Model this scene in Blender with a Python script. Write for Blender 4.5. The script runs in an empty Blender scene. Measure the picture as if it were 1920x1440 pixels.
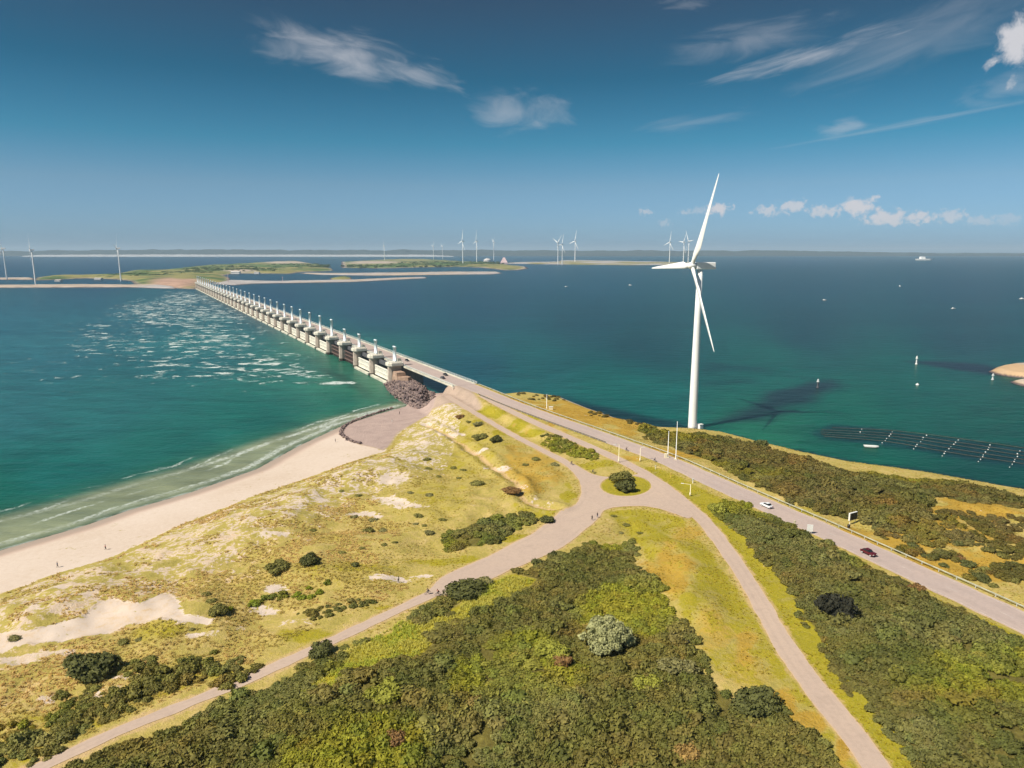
import bpy, bmesh, math, random
import numpy as np
from mathutils import Vector, Matrix, Euler
from mathutils.geometry import delaunay_2d_cdt

rng = np.random.default_rng(7)
random.seed(7)
S = bpy.context.scene
C = S.collection
R = math.radians

# ------------------------------------------------------------------ camera
FPX, CAMZ = 1321.0, 90.0                       # focal length in pixels of a 1920 px wide picture, drone height
PITCH = math.atan(250 / FPX)
cd = bpy.data.cameras.new('camera')
cam = bpy.data.objects.new('camera', cd)
C.objects.link(cam)
cam.location = (0, 0, CAMZ)
cam.rotation_euler = (math.pi / 2 - PITCH, 0, 0)
cd.sensor_width = 36.0
cd.lens = 36.0 * FPX / 1920.0
cd.clip_start, cd.clip_end = 1.0, 120000.0
S.camera = cam


def U(px, py, z=0.0):
    """the world point at height z that the photograph shows at pixel (px, py) of 1920 x 1440"""
    a, b = (px - 960) / FPX, (720 - py) / FPX
    d = (a, math.cos(PITCH) + b * math.sin(PITCH), -math.sin(PITCH) + b * math.cos(PITCH))
    t = (z - CAMZ) / d[2]
    return (t * d[0], t * d[1], z)


def project(x, y, z):
    dz = y * math.cos(PITCH) - (z - CAMZ) * math.sin(PITCH)
    up = y * math.sin(PITCH) + (z - CAMZ) * math.cos(PITCH)
    return 960 + FPX * x / dz, 720 - FPX * up / dz


def azel(px, py):
    a, b = (px - 960) / FPX, (720 - py) / FPX
    v = Vector((a, math.cos(PITCH) + b * math.sin(PITCH), -math.sin(PITCH) + b * math.cos(PITCH))).normalized()
    return math.atan2(v.x, v.y), math.asin(v.z)


# ------------------------------------------------------------------ light, sky, exposure
SUN_DIR = Vector((-0.74, -0.46, 0.98)).normalized()          # towards the sun
SUN_EL = math.asin(SUN_DIR.z)
SUN_AZ = math.atan2(SUN_DIR.x, SUN_DIR.y)
sd = bpy.data.lights.new('sun', 'SUN')
sd.energy, sd.angle, sd.color = 4.8, R(0.5), (1.0, 0.93, 0.80)
sun = bpy.data.objects.new('sun', sd)
C.objects.link(sun)
sun.rotation_euler = SUN_DIR.to_track_quat('Z', 'Y').to_euler()
sun.location = (0, 0, 300)

S.view_settings.view_transform = 'Standard'
S.view_settings.look = 'None'
S.view_settings.exposure = 0.4
S.view_settings.gamma = 1.0
S.view_settings.use_curve_mapping = False
S.render.engine = 'CYCLES'
S.cycles.use_denoising = True
S.cycles.max_bounces = 4
S.cycles.diffuse_bounces = 2
S.cycles.glossy_bounces = 2
S.cycles.transmission_bounces = 2
S.cycles.volume_bounces = 0
S.cycles.use_adaptive_sampling = True
S.cycles.adaptive_threshold = 0.02


class N:
    """a small helper round a node tree"""
    def __init__(s, tree):
        s.t = tree
        s.n = tree.nodes
        s.l = tree.links

    def put(s, sock, v):
        if isinstance(v, bpy.types.NodeSocket):
            s.l.new(v, sock)
        elif v is not None:
            if isinstance(v, (tuple, list)) and len(v) == 3 and sock.type == 'RGBA':
                v = (*v, 1.0)
            sock.default_value = v

    def new(s, kind, **kw):
        n = s.n.new(kind)
        for k, v in kw.items():
            setattr(n, k, v)
        return n

    def math(s, op, a, b=None, c=None, clamp=False):
        n = s.new('ShaderNodeMath', operation=op, use_clamp=clamp)
        s.put(n.inputs[0], a)
        if b is not None:
            s.put(n.inputs[1], b)
        if c is not None:
            s.put(n.inputs[2], c)
        return n.outputs[0]

    def noise(s, vec, scale, detail=3.0, rough=0.55, dist=0.0, out=0):
        n = s.new('ShaderNodeTexNoise')
        s.put(n.inputs['Vector'], vec)
        n.inputs['Scale'].default_value = scale
        n.inputs['Detail'].default_value = detail
        n.inputs['Roughness'].default_value = rough
        n.inputs['Distortion'].default_value = dist
        return n.outputs[out]

    def ramp(s, fac, stops, interp='LINEAR'):
        n = s.new('ShaderNodeValToRGB')
        n.color_ramp.interpolation = interp
        e = n.color_ramp.elements
        while len(e) < len(stops):
            e.new(0.5)
        for k, (p, c) in enumerate(stops):
            e[k].position = p
            e[k].color = (*c, 1.0) if len(c) == 3 else c
        s.put(n.inputs[0], fac)
        return n.outputs[0]

    def mix(s, fac, a, b, mode='MIX'):
        n = s.new('ShaderNodeMix', data_type='RGBA', blend_type=mode)
        s.put(n.inputs[0], fac)
        s.put(n.inputs[6], a)
        s.put(n.inputs[7], b)
        return n.outputs[2]

    def step(s, v, lo, hi):
        n = s.new('ShaderNodeMapRange', interpolation_type='SMOOTHSTEP')
        s.put(n.inputs[0], v)
        for k, q in ((1, lo), (2, hi), (3, 0.0), (4, 1.0)):
            n.inputs[k].default_value = q
        return n.outputs[0]

    def attr(s, name, kind='GEOMETRY', out='Fac'):
        n = s.new('ShaderNodeAttribute', attribute_name=name, attribute_type=kind)
        return n.outputs[out]

    def mapping(s, vec, loc=(0, 0, 0), rot=(0, 0, 0), scale=(1, 1, 1), kind='POINT'):
        n = s.new('ShaderNodeMapping', vector_type=kind)
        s.put(n.inputs['Vector'], vec)
        n.inputs['Location'].default_value = loc
        n.inputs['Rotation'].default_value = rot
        n.inputs['Scale'].default_value = scale
        return n.outputs[0]


W = bpy.data.worlds.new('World')
S.world = W
W.use_nodes = True
wn = N(W.node_tree)
wn.n.clear()
wo = wn.new('ShaderNodeOutputWorld')
bg = wn.new('ShaderNodeBackground')
sky = wn.new('ShaderNodeTexSky', sky_type='NISHITA', sun_disc=False, sun_elevation=SUN_EL, sun_rotation=SUN_AZ,
             altitude=50.0, air_density=1.0, dust_density=0.6, ozone_density=2.0)
tc = wn.new('ShaderNodeTexCoord')
sx = wn.new('ShaderNodeSeparateXYZ')
wn.put(sx.inputs[0], tc.outputs['Generated'])
az = wn.math('ARCTAN2', sx.outputs[0], sx.outputs[1])
el = wn.math('ARCSINE', sx.outputs[2])
SKY_TINT = [(0.0, (0.30, 0.53, 0.95)), (0.03, (0.325, 0.53, 0.86)), (0.086, (0.33, 0.50, 0.66)), (0.141, (0.14, 0.44, 0.54)), (0.22, (0.076, 0.300, 0.365)),
            (0.31, (0.150, 0.240, 0.275)), (0.50, (0.22, 0.30, 0.34)), (1.0, (0.34, 0.38, 0.42))]
tint = wn.ramp(wn.math('MULTIPLY', el, 1.0), SKY_TINT, 'LINEAR')
skyc = wn.mix(1.0, sky.outputs[0], tint, 'MULTIPLY')
cv = wn.new('ShaderNodeCombineXYZ')
wn.put(cv.inputs[0], az)
wn.put(cv.inputs[1], el)
# clouds of the sky: (px, py, half length, half height, tilt deg, opacity, kind)
CLOUDS = [(655, 102, 165, 46, -9, .60, 'c'), (780, 138, 110, 24, -14, .40, 'c'), (975, 210, 110, 44, 0, .36, 'c'), (550, 88, 70, 36, 0, .25, 'c'),
          (1540, 98, 190, 22, 11, .58, 'c'), (1690, 78, 240, 50, 14, .22, 'c'), (1420, 75, 170, 34, 2, .24, 'c'), (1800, 40, 170, 60, 15, .18, 'c'),
          (1590, 240, 60, 17, 4, .34, 'c'), (1740, 226, 240, 7, 7, .30, 'c'), (1900, 165, 90, 26, 9, .22, 'c'), (1290, 230, 130, 16, 6, .16, 'c'),
          (1905, 85, 46, 68, 0, .95, 'k'), (1290, 6, 60, 14, 0, .2, 'c'),
          (1347, 391, 34, 18, 0, .95, 'k'), (1210, 397, 20, 10, 0, .55, 'k'), (1246, 418, 20, 11, 0, .35, 'k'), (1284, 398, 18, 8, 0, .4, 'k'),
          (1440, 395, 36, 17, 0, .7, 'k'), (1488, 388, 42, 20, 0, .75, 'k'), (1548, 396, 46, 17, 0, .75, 'k'), (1612, 388, 48, 27, 0, .95, 'k'),
          (1660, 408, 60, 22, 0, .9, 'k'), (1725, 408, 44, 18, 0, .85, 'k'), (1785, 405, 36, 17, 0, .65, 'k'), (1840, 414, 42, 14, 0, .4, 'k'),
          (1890, 410, 30, 16, 0, .3, 'k'), (1310, 395, 34, 11, 0, .35, 'k')]
cover = None
for k, (px, py, a, b, rot, op, kind) in enumerate(CLOUDS):
    a0, e0 = azel(px, py)
    loc = wn.mapping(cv.outputs[0], (a0, e0, 0), (0, 0, R(rot)), (a / FPX, b / FPX, 1), 'TEXTURE')
    ln = wn.new('ShaderNodeVectorMath', operation='LENGTH')
    wn.put(ln.inputs[0], loc)
    if kind == 'c':
        nz = wn.noise(wn.mapping(loc, (k * 7.3, k * 3.1, 0), (0, 0, R(6)), (1.1, 1.0, 1)), 1.25, 6.0, 0.58, 0.7)
        f = wn.math('ADD', wn.math('SUBTRACT', 0.95, ln.outputs['Value']), wn.math('MULTIPLY', wn.math('SUBTRACT', nz, 0.5), 2.1))
        m = wn.step(f, 0.0, 1.25)
    else:
        asp = a / b
        nz = wn.noise(wn.mapping(loc, (k * 5.3, k * 2.7, 0), (0, 0, 0), (asp, 1.0, 1)), 1.7, 8.0, 0.6, 0.25)
        f = wn.math('ADD', wn.math('SUBTRACT', 0.72, ln.outputs['Value']), wn.math('MULTIPLY', wn.math('SUBTRACT', nz, 0.5), 2.2))
        m = wn.step(f, 0.0, 0.55)
    m = wn.math('MULTIPLY', m, op)
    cover = m if cover is None else wn.math('MAXIMUM', cover, m)
CLOUD_C = (5.0, 4.95, 5.2)
skyc = wn.mix(cover, skyc, CLOUD_C)
wn.put(bg.inputs[0], skyc)
bg.inputs[1].default_value = 0.10
wn.l.new(bg.outputs[0], wo.inputs[0])


# ------------------------------------------------------------------ numpy helpers
def hashf(ix, iy, seed):
    h = (ix.astype(np.int64) * 374761393 + iy.astype(np.int64) * 668265263 + seed * 974634777) & 0xFFFFFFFF
    h = ((h ^ (h >> 13)) * 1274126177) & 0xFFFFFFFF
    h = h ^ (h >> 16)
    return (h & 0xFFFFFF) / float(0xFFFFFF)


def vnoise(x, y, seed=0):
    ix, iy = np.floor(x), np.floor(y)
    fx, fy = x - ix, y - iy
    fx, fy = fx * fx * (3 - 2 * fx), fy * fy * (3 - 2 * fy)
    a, b = hashf(ix, iy, seed), hashf(ix + 1, iy, seed)
    c, d = hashf(ix, iy + 1, seed), hashf(ix + 1, iy + 1, seed)
    return a + (b - a) * fx + (c - a) * fy + (a - b - c + d) * fx * fy


def fbm(x, y, size, seed=0, octaves=4):
    x, y = np.asarray(x, float) / size, np.asarray(y, float) / size
    s, amp, tot = 0.0, 1.0, 0.0
    for k in range(octaves):
        s = s + amp * vnoise(x, y, seed + k * 17)
        tot += amp
        amp *= 0.5
        x, y = x * 2.03 + 11.7, y * 2.03 - 5.1
    return s / tot


def sstep(v, lo, hi):
    t = np.clip((v - lo) / (hi - lo), 0, 1)
    return t * t * (3 - 2 * t)


def seg_dist(x, y, pts, z=None):
    """distance to a polyline (and the polyline's z interpolated at the nearest point)"""
    best = np.full(np.shape(x), 1e9)
    bz = np.zeros(np.shape(x))
    for k in range(len(pts) - 1):
        ax, ay = pts[k][0], pts[k][1]
        dx, dy = pts[k + 1][0] - ax, pts[k + 1][1] - ay
        L = dx * dx + dy * dy + 1e-12
        t = np.clip(((x - ax) * dx + (y - ay) * dy) / L, 0, 1)
        d = np.hypot(x - ax - t * dx, y - ay - t * dy)
        m = d < best
        best = np.where(m, d, best)
        if z is not None:
            bz = np.where(m, z[k] + t * (z[k + 1] - z[k]), bz)
    return (best, bz) if z is not None else best


def inside(x, y, poly):
    r = np.zeros(np.shape(x), bool)
    n = len(poly)
    for k in range(n):
        x0, y0 = poly[k][0], poly[k][1]
        x1, y1 = poly[(k + 1) % n][0], poly[(k + 1) % n][1]
        if y0 == y1:
            continue
        c = ((y0 > y) != (y1 > y)) & (x < (x1 - x0) * (y - y0) / (y1 - y0) + x0)
        r ^= c
    return r


def sdist(x, y, poly, far=60.0):
    """signed distance to a polygon, positive inside; -far well outside its box"""
    P = np.array([(p[0], p[1]) for p in poly])
    lo, hi = P.min(0) - far, P.max(0) + far
    out = np.full(np.shape(x), -far)
    m = (x > lo[0]) & (x < hi[0]) & (y > lo[1]) & (y < hi[1])
    if m.any():
        xs, ys = x[m], y[m]
        d = seg_dist(xs, ys, [*map(tuple, P), tuple(P[0])])
        out[m] = np.where(inside(xs, ys, poly), d, -d)
    return out


def catmull(pts, step=2.0):
    P = [np.array(p, float) for p in pts]
    P = [2 * P[0] - P[1]] + P + [2 * P[-1] - P[-2]]
    out = []
    for k in range(1, len(P) - 2):
        n = max(2, int(np.linalg.norm(P[k + 1] - P[k]) / step))
        for j in range(n):
            t = j / n
            a, b, c, d = P[k - 1], P[k], P[k + 1], P[k + 2]
            out.append(0.5 * (2 * b + (c - a) * t + (2 * a - 5 * b + 4 * c - d) * t * t + (3 * b - a - 3 * c + d) * t ** 3))
    out.append(P[-2])
    return np.array(out)


# ------------------------------------------------------------------ object helpers
def tag(o, label=None, cat=None, group=None, kind=None):
    for k, v in (('label', label), ('category', cat), ('group', group), ('kind', kind)):
        if v:
            o[k] = v
    return o


def empty(name, loc=(0, 0, 0), rz=0.0):
    o = bpy.data.objects.new(name, None)
    o.empty_display_size = 0.5
    o.location = loc
    o.rotation_euler = (0, 0, rz)
    C.objects.link(o)
    return o


def link(name, me, parent=None, loc=None, rot=None):
    o = bpy.data.objects.new(name, me)
    C.objects.link(o)
    if parent is not None:
        o.parent = parent
    if loc is not None:
        o.location = loc
    if rot is not None:
        o.rotation_euler = rot
    return o


def fast_mesh(name, V, F, mat=None, smooth=False):
    """mesh from numpy vertices and an (n, 3) or (n, 4) face array"""
    me = bpy.data.meshes.new(name)
    V = np.asarray(V, np.float32)
    F = np.asarray(F, np.int32)
    k = F.shape[1]
    me.vertices.add(len(V))
    me.vertices.foreach_set('co', V.ravel())
    me.loops.add(F.size)
    me.loops.foreach_set('vertex_index', F.ravel())
    me.polygons.add(len(F))
    me.polygons.foreach_set('loop_start', np.arange(0, F.size, k, dtype=np.int32))
    if smooth:
        me.polygons.foreach_set('use_smooth', np.ones(len(F), bool))
    me.update(calc_edges=True)
    me.validate()
    if mat:
        me.materials.append(mat)
    return me


def add_attr(me, name, data, kind='FLOAT'):
    a = me.attributes.new(name, kind, 'POINT')
    d = np.asarray(data, np.float32 if kind != 'INT' else np.int32)
    key = {'FLOAT': 'value', 'INT': 'value', 'FLOAT_VECTOR': 'vector', 'FLOAT_COLOR': 'color'}[kind]
    a.data.foreach_set(key, d.ravel())


class MB:
    """collects simple shapes into one mesh"""
    def __init__(s):
        s.bm = bmesh.new()

    def _add(s, verts, faces):
        vs = [s.bm.verts.new(v) for v in verts]
        for f in faces:
            try:
                s.bm.faces.new([vs[i] for i in f])
            except ValueError:
                pass
        return vs

    def box(s, c, size, rz=0.0, top=(1, 1), ry=0.0):
        """box centred on c; top = scale of the top face"""
        hx, hy, hz = size[0] / 2, size[1] / 2, size[2] / 2
        m = Matrix.Rotation(rz, 3, 'Z') @ Matrix.Rotation(ry, 3, 'Y')
        vs = []
        for z, k in ((-hz, (1, 1)), (hz, top)):
            for x, y in ((-1, -1), (1, -1), (1, 1), (-1, 1)):
                vs.append(m @ Vector((x * hx * k[0], y * hy * k[1], z)) + Vector(c))
        s._add(vs, [(3, 2, 1, 0), (4, 5, 6, 7), (0, 1, 5, 4), (1, 2, 6, 5), (2, 3, 7, 6), (3, 0, 4, 7)])
        return s

    def prism(s, poly, z0, z1, inset=0.0, axis='z'):
        n = len(poly)
        cx, cy = sum(p[0] for p in poly) / n, sum(p[1] for p in poly) / n
        top = [(cx + (p[0] - cx) * (1 - inset), cy + (p[1] - cy) * (1 - inset)) for p in poly]
        vs = [(p[0], p[1], z0) for p in poly] + [(p[0], p[1], z1) for p in top]
        if axis == 'y':
            vs = [(x, z, y) for x, y, z in vs]
        if axis == 'x':
            vs = [(z, x, y) for x, y, z in vs]
        fs = [tuple(range(n - 1, -1, -1)), tuple(range(n, 2 * n))] + [(k, (k + 1) % n, n + (k + 1) % n, n + k) for k in range(n)]
        s._add(vs, fs)
        return s

    def tube(s, p0, p1, r0, r1=None, n=10, cap=True):
        p0, p1 = Vector(p0), Vector(p1)
        r1 = r0 if r1 is None else r1
        q = (p1 - p0).to_track_quat('Z', 'Y')
        vs = []
        for p, r in ((p0, r0), (p1, r1)):
            for k in range(n):
                a = 2 * math.pi * k / n
                vs.append(p + q @ Vector((r * math.cos(a), r * math.sin(a), 0)))
        fs = [(k, (k + 1) % n, n + (k + 1) % n, n + k) for k in range(n)]
        if cap:
            fs += [tuple(range(n - 1, -1, -1)), tuple(range(n, 2 * n))]
        s._add(vs, fs)
        return s

    def lathe(s, prof, n=24, centre=(0, 0, 0), axis='z', cap=True):
        vs = []
        for r, h in prof:
            for k in range(n):
                a = 2 * math.pi * k / n
                v = (r * math.cos(a), r * math.sin(a), h)
                if axis == 'y':
                    v = (v[0], v[2], v[1])
                if axis == 'x':
                    v = (v[2], v[0], v[1])
                vs.append(Vector(v) + Vector(centre))
        fs = []
        for j in range(len(prof) - 1):
            for k in range(n):
                fs.append((j * n + k, j * n + (k + 1) % n, (j + 1) * n + (k + 1) % n, (j + 1) * n + k))
        if cap:
            fs += [tuple(range(n - 1, -1, -1)), tuple(range((len(prof) - 1) * n, len(prof) * n))]
        s._add(vs, fs)
        return s

    def mesh(s, name, mat, smooth=False, bevel=0.0):
        bmesh.ops.recalc_face_normals(s.bm, faces=s.bm.faces)
        if bevel:
            bmesh.ops.bevel(s.bm, geom=list(s.bm.edges), offset=bevel, segments=2, affect='EDGES', profile=0.6)
        me = bpy.data.meshes.new(name)
        s.bm.to_mesh(me)
        s.bm.free()
        if smooth:
            for p in me.polygons:
                p.use_smooth = True
        if mat:
            me.materials.append(mat)
        return me

    def obj(s, name, mat, parent=None, loc=None, rot=None, smooth=False, bevel=0.0):
        return link(name, s.mesh(name, mat, smooth, bevel), parent, loc, rot)


def copy_tree(o, parent=None):
    c = o.copy()
    C.objects.link(c)
    if parent is not None:
        c.parent = parent
    for ch in [k for k in C.objects if k.parent == o]:
        copy_tree(ch, c)
    return c


# ------------------------------------------------------------------ materials
def material(name):
    m = bpy.data.materials.new(name)
    m.use_nodes = True
    n = N(m.node_tree)
    n.n.clear()
    out = n.new('ShaderNodeOutputMaterial')
    b = n.new('ShaderNodeBsdfPrincipled')
    n.l.new(b.outputs[0], out.inputs[0])
    return m, n, b, out


def simple(name, col, rough=0.6, var=0.12, scale=0.6, metal=0.0, spec=0.5, bump=0.0):
    m, n, b, out = material(name)
    g = n.new('ShaderNodeTexCoord').outputs['Object']
    a = n.noise(g, scale, 4.0, 0.6)
    dark = tuple(c * (1 - var * 1.6) for c in col)
    light = tuple(min(1.0, c * (1 + var)) for c in col)
    n.put(b.inputs['Base Color'], n.ramp(a, [(0.3, dark), (0.7, light)]))
    b.inputs['Roughness'].default_value = rough
    b.inputs['Metallic'].default_value = metal
    b.inputs['Specular IOR Level'].default_value = spec
    if bump:
        bp = n.new('ShaderNodeBump')
        bp.inputs['Strength'].default_value = bump
        n.put(bp.inputs['Height'], n.noise(g, scale * 5, 4.0, 0.6))
        n.put(b.inputs['Normal'], bp.outputs[0])
    return m


M = {}
M['white_paint'] = simple('white_paint', (0.88, 0.88, 0.87), 0.4, 0.04, 0.15)
M['concrete'] = simple('concrete', (0.50, 0.41, 0.34), 0.85, 0.22, 0.25, bump=0.3)
M['cap_concrete'] = simple('cap_concrete', (0.74, 0.68, 0.57), 0.8, 0.10, 0.4)
M['gate_steel'] = simple('gate_steel', (0.84, 0.80, 0.70), 0.55, 0.14, 0.3)
M['cylinder_steel'] = simple('cylinder_steel', (0.78, 0.85, 0.88), 0.35, 0.08, 0.3)
M['shaded_rust'] = simple('shaded_rusty_steel', (0.045, 0.027, 0.022), 0.7, 0.4, 0.4)
M['tan_concrete'] = simple('tan_concrete', (0.42, 0.28, 0.20), 0.85, 0.3, 0.3)
M['rust_light'] = simple('worn_rusty_steel', (0.15, 0.095, 0.08), 0.7, 0.3, 0.4)
M['dark_steel_and_shade'] = simple('dark_steel_and_shade', (0.10, 0.10, 0.11), 0.6, 0.25, 0.3)
M['beam_concrete'] = simple('beam_concrete', (0.58, 0.55, 0.45), 0.8, 0.2, 0.2)
M['rail_metal'] = simple('rail_metal', (0.60, 0.63, 0.62), 0.4, 0.1, 1.0)
M['weed_concrete'] = simple('weed_concrete', (0.07, 0.06, 0.045), 0.8, 0.3, 0.3)
M['bark'] = simple('bark', (0.09, 0.065, 0.045), 0.9, 0.3, 3.0)
M['black'] = simple('black_rubber', (0.02, 0.02, 0.022), 0.7, 0.1, 3.0)
M['yellow_paint'] = simple('yellow_paint', (0.75, 0.55, 0.12), 0.5, 0.08, 1.0)
M['cream_paint'] = simple('cream_paint', (0.80, 0.72, 0.50), 0.5, 0.06, 1.0)
M['sign_white'] = simple('sign_white', (0.80, 0.79, 0.75), 0.5, 0.04, 1.0)
M['sign_dark'] = simple('sign_dark', (0.03, 0.025, 0.02), 0.5, 0.2, 1.0)
M['red_paint'] = simple('red_paint', (0.55, 0.08, 0.05), 0.5, 0.1, 1.0)
M['green_paint'] = simple('green_paint', (0.05, 0.25, 0.12), 0.5, 0.1, 1.0)
M['glass'] = simple('dark_glass', (0.02, 0.025, 0.03), 0.08, 0.1, 1.0)
M['car_red'] = simple('car_red', (0.10, 0.012, 0.018), 0.25, 0.05, 0.5)
M['car_white'] = simple('car_white', (0.78, 0.79, 0.80), 0.3, 0.03, 0.5)
M['car_dark'] = simple('car_dark', (0.025, 0.03, 0.035), 0.25, 0.05, 0.5)
M['car_grey'] = simple('car_grey', (0.09, 0.09, 0.10), 0.25, 0.05, 0.5)
M['lamp_lens'] = simple('lamp_lens', (0.75, 0.75, 0.72), 0.15, 0.02, 1.0)
M['tail_lens'] = simple('tail_lens', (0.4, 0.02, 0.02), 0.2, 0.02, 1.0)
M['skin'] = simple('skin', (0.45, 0.27, 0.19), 0.6, 0.06, 8.0)
M['hair'] = simple('hair', (0.05, 0.03, 0.02), 0.7, 0.2, 8.0)
for nm, col in (('cloth_dark', (0.03, 0.035, 0.05)), ('cloth_blue', (0.06, 0.10, 0.2)), ('cloth_red', (0.35, 0.05, 0.05)), ('cloth_white', (0.7, 0.68, 0.64)), ('cloth_grey', (0.12, 0.12, 0.12))):
    M[nm] = simple(nm, col, 0.85, 0.1, 6.0)
M['roof_pale'] = simple('roof_pale', (0.62, 0.58, 0.55), 0.7, 0.1, 0.1)
M['wall_pale'] = simple('wall_pale', (0.75, 0.70, 0.66), 0.8, 0.1, 0.1)
M['wall_pink'] = simple('wall_pink', (0.62, 0.45, 0.45), 0.8, 0.1, 0.05)


def rough_rock():
    m, n, b, out = material('basalt_rock')
    g = n.new('ShaderNodeTexCoord').outputs['Object']
    geo = n.new('ShaderNodeNewGeometry')
    r = geo.outputs['Random Per Island']
    c1 = n.ramp(r, [(0.0, (0.10, 0.07, 0.07)), (0.4, (0.20, 0.14, 0.13)), (0.75, (0.30, 0.21, 0.18)), (1.0, (0.42, 0.31, 0.26))])
    c2 = n.mix(n.math('MULTIPLY', n.noise(g, 1.6, 5.0, 0.65), 0.6), c1, (0.05, 0.04, 0.045))
    n.put(b.inputs['Base Color'], c2)
    b.inputs['Roughness'].default_value = 0.9
    return m


M['rock'] = rough_rock()


def asphalt(name, base, warm, patch=0.26):
    m, n, b, out = material(name)
    g = n.new('ShaderNodeNewGeometry').outputs['Position']
    a = n.noise(g, 0.05, 4.0, 0.6)
    f = n.noise(g, 1.1, 5.0, 0.7)
    across = n.attr('across')
    st = n.noise(g, 0.28, 5.0, 0.65, 0.6)
    col = n.mix(n.step(a, 0.35, 0.7), base, warm)
    col = n.mix(n.math('MULTIPLY', n.step(f, 0.40, 0.75), patch), col, tuple(c * 0.55 for c in base))
    col = n.mix(n.math('MULTIPLY', n.step(st, 0.54, 0.70), 0.24), col, tuple(c * 0.68 for c in base))
    # sand blown against the edges, its border uneven
    e = n.math('ADD', across, n.math('MULTIPLY', n.math('SUBTRACT', n.noise(g, 0.45, 5.0, 0.7), 0.5), 0.50))
    col = n.mix(n.math('MULTIPLY', n.step(e, 0.80, 1.10), 0.75), col, (0.58, 0.40, 0.22))
    tr = n.math('SUBTRACT', 1.0, n.step(n.math('ABSOLUTE', n.math('SUBTRACT', across, 0.42)), 0.06, 0.22))
    tr = n.math('MULTIPLY', tr, n.step(n.noise(g, 0.12, 3.0, 0.6), 0.35, 0.6))
    col = n.mix(n.math('MULTIPLY', tr, 0.22), col, tuple(c * 0.72 for c in base))
    n.put(b.inputs['Base Color'], col)
    b.inputs['Roughness'].default_value = 0.9
    bp = n.new('ShaderNodeBump')
    bp.inputs['Strength'].default_value = 0.2
    n.put(bp.inputs['Height'], f)
    n.put(b.inputs['Normal'], bp.outputs[0])
    return m


M['main_road'] = asphalt('worn_asphalt', (0.425, 0.335, 0.30), (0.47, 0.365, 0.315))
M['service_road'] = asphalt('pale_asphalt', (0.465, 0.352, 0.282), (0.50, 0.378, 0.295))
M['track'] = asphalt('shell_track', (0.465, 0.352, 0.282), (0.50, 0.378, 0.295))
M['marking'] = simple('road_paint', (0.52, 0.45, 0.41), 0.7, 0.18, 1.2)


def leaf_material(name, col=None, attr=False, vary=0.22, through=0.25):
    m, n, b, out = material(name)
    geo = n.new('ShaderNodeNewGeometry')
    r = geo.outputs['Random Per Island']
    if attr:
        base = n.attr('tint', 'INSTANCER', 'Color')
    else:
        base = n.new('ShaderNodeRGB').outputs[0]
        base.default_value = (*col, 1)
    lo = n.mix(1.0, base, (1 - vary, 1 - vary, 1 - vary * 0.8), 'MULTIPLY')
    hi = n.mix(1.0, base, (1 + vary, 1 + vary * 0.95, 1 + vary * 0.6), 'MULTIPLY')
    c = n.mix(r, lo, hi)
    n.put(b.inputs['Base Color'], c)
    b.inputs['Roughness'].default_value = 0.75
    b.inputs['Specular IOR Level'].default_value = 0.2
    tr = n.new('ShaderNodeBsdfTranslucent')
    n.put(tr.inputs[0], c)
    ms = n.new('ShaderNodeMixShader')
    ms.inputs[0].default_value = through
    n.l.new(b.outputs[0], ms.inputs[1])
    n.l.new(tr.outputs[0], ms.inputs[2])
    n.l.new(ms.outputs[0], out.inputs[0])
    return m


M['leaf_tint'] = leaf_material('scrub_leaves', attr=True)
M['grass_tint'] = leaf_material('dune_grass_blades', attr=True, vary=0.15, through=0.5)

# ------------------------------------------------------------------ the ground: outline, heights
F0 = np.array(U(728, 722, 0)[:2])               # foot of the barrier on the sea side, next to the land
FU = np.array((-0.48089, 0.87678))              # along the barrier, away from the land
FN = np.array((0.87678, 0.48089))               # across it, towards the bridge


def bar(s, n):
    p = F0 + FU * s + FN * n
    return float(p[0]), float(p[1])


WLINE = [U(*p)[:2] for p in ((0, 1032), (160, 985), (240, 957), (355, 924), (480, 880), (560, 836), (640, 799), (700, 779), (760, 762))]
a, b = np.array(WLINE[0]), np.array(WLINE[1])
WLINE = [tuple(a + (a - b) / np.linalg.norm(a - b) * 420)] + WLINE
NTIP = [bar(-52, 0), bar(-44, 8), bar(-46, 17), bar(-50, 28), bar(-66, 36)]
ELINE = [U(*p)[:2] for p in ((985, 737), (1050, 745), (1100, 765), (1160, 786), (1240, 803), (1300, 806), (1365, 813), (1430, 830), (1505, 849), (1600, 868), (1730, 886), (1920, 919))]
a, b = np.array(ELINE[-1]), np.array(ELINE[-2])
ELINE = ELINE + [tuple(a + (a - b) / np.linalg.norm(a - b) * 420)]
LAND = WLINE + NTIP + ELINE + [(560, -60), (-520, -60)]
WEST = WLINE
EAST = NTIP[2:] + ELINE
DLINE = [U(*p, 2.2)[:2] for p in ((0, 1112), (105, 1074), (210, 1044), (330, 985), (480, 925), (560, 899), (640, 871), (722, 846), (745, 815), (790, 778), (812, 752))]
a, b = np.array(DLINE[0]), np.array(DLINE[1])
DLINE = [tuple(a + (a - b) / np.linalg.norm(a - b) * 420)] + DLINE
DUNE = DLINE + [bar(-40, 4), bar(-20, 60), (560, 900), (560, -60), (-520, -60)]


def road(pts):
    P = np.array([U(*p[:2], p[2]) if len(p) == 3 else p[:3] for p in pts])
    return P


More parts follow.
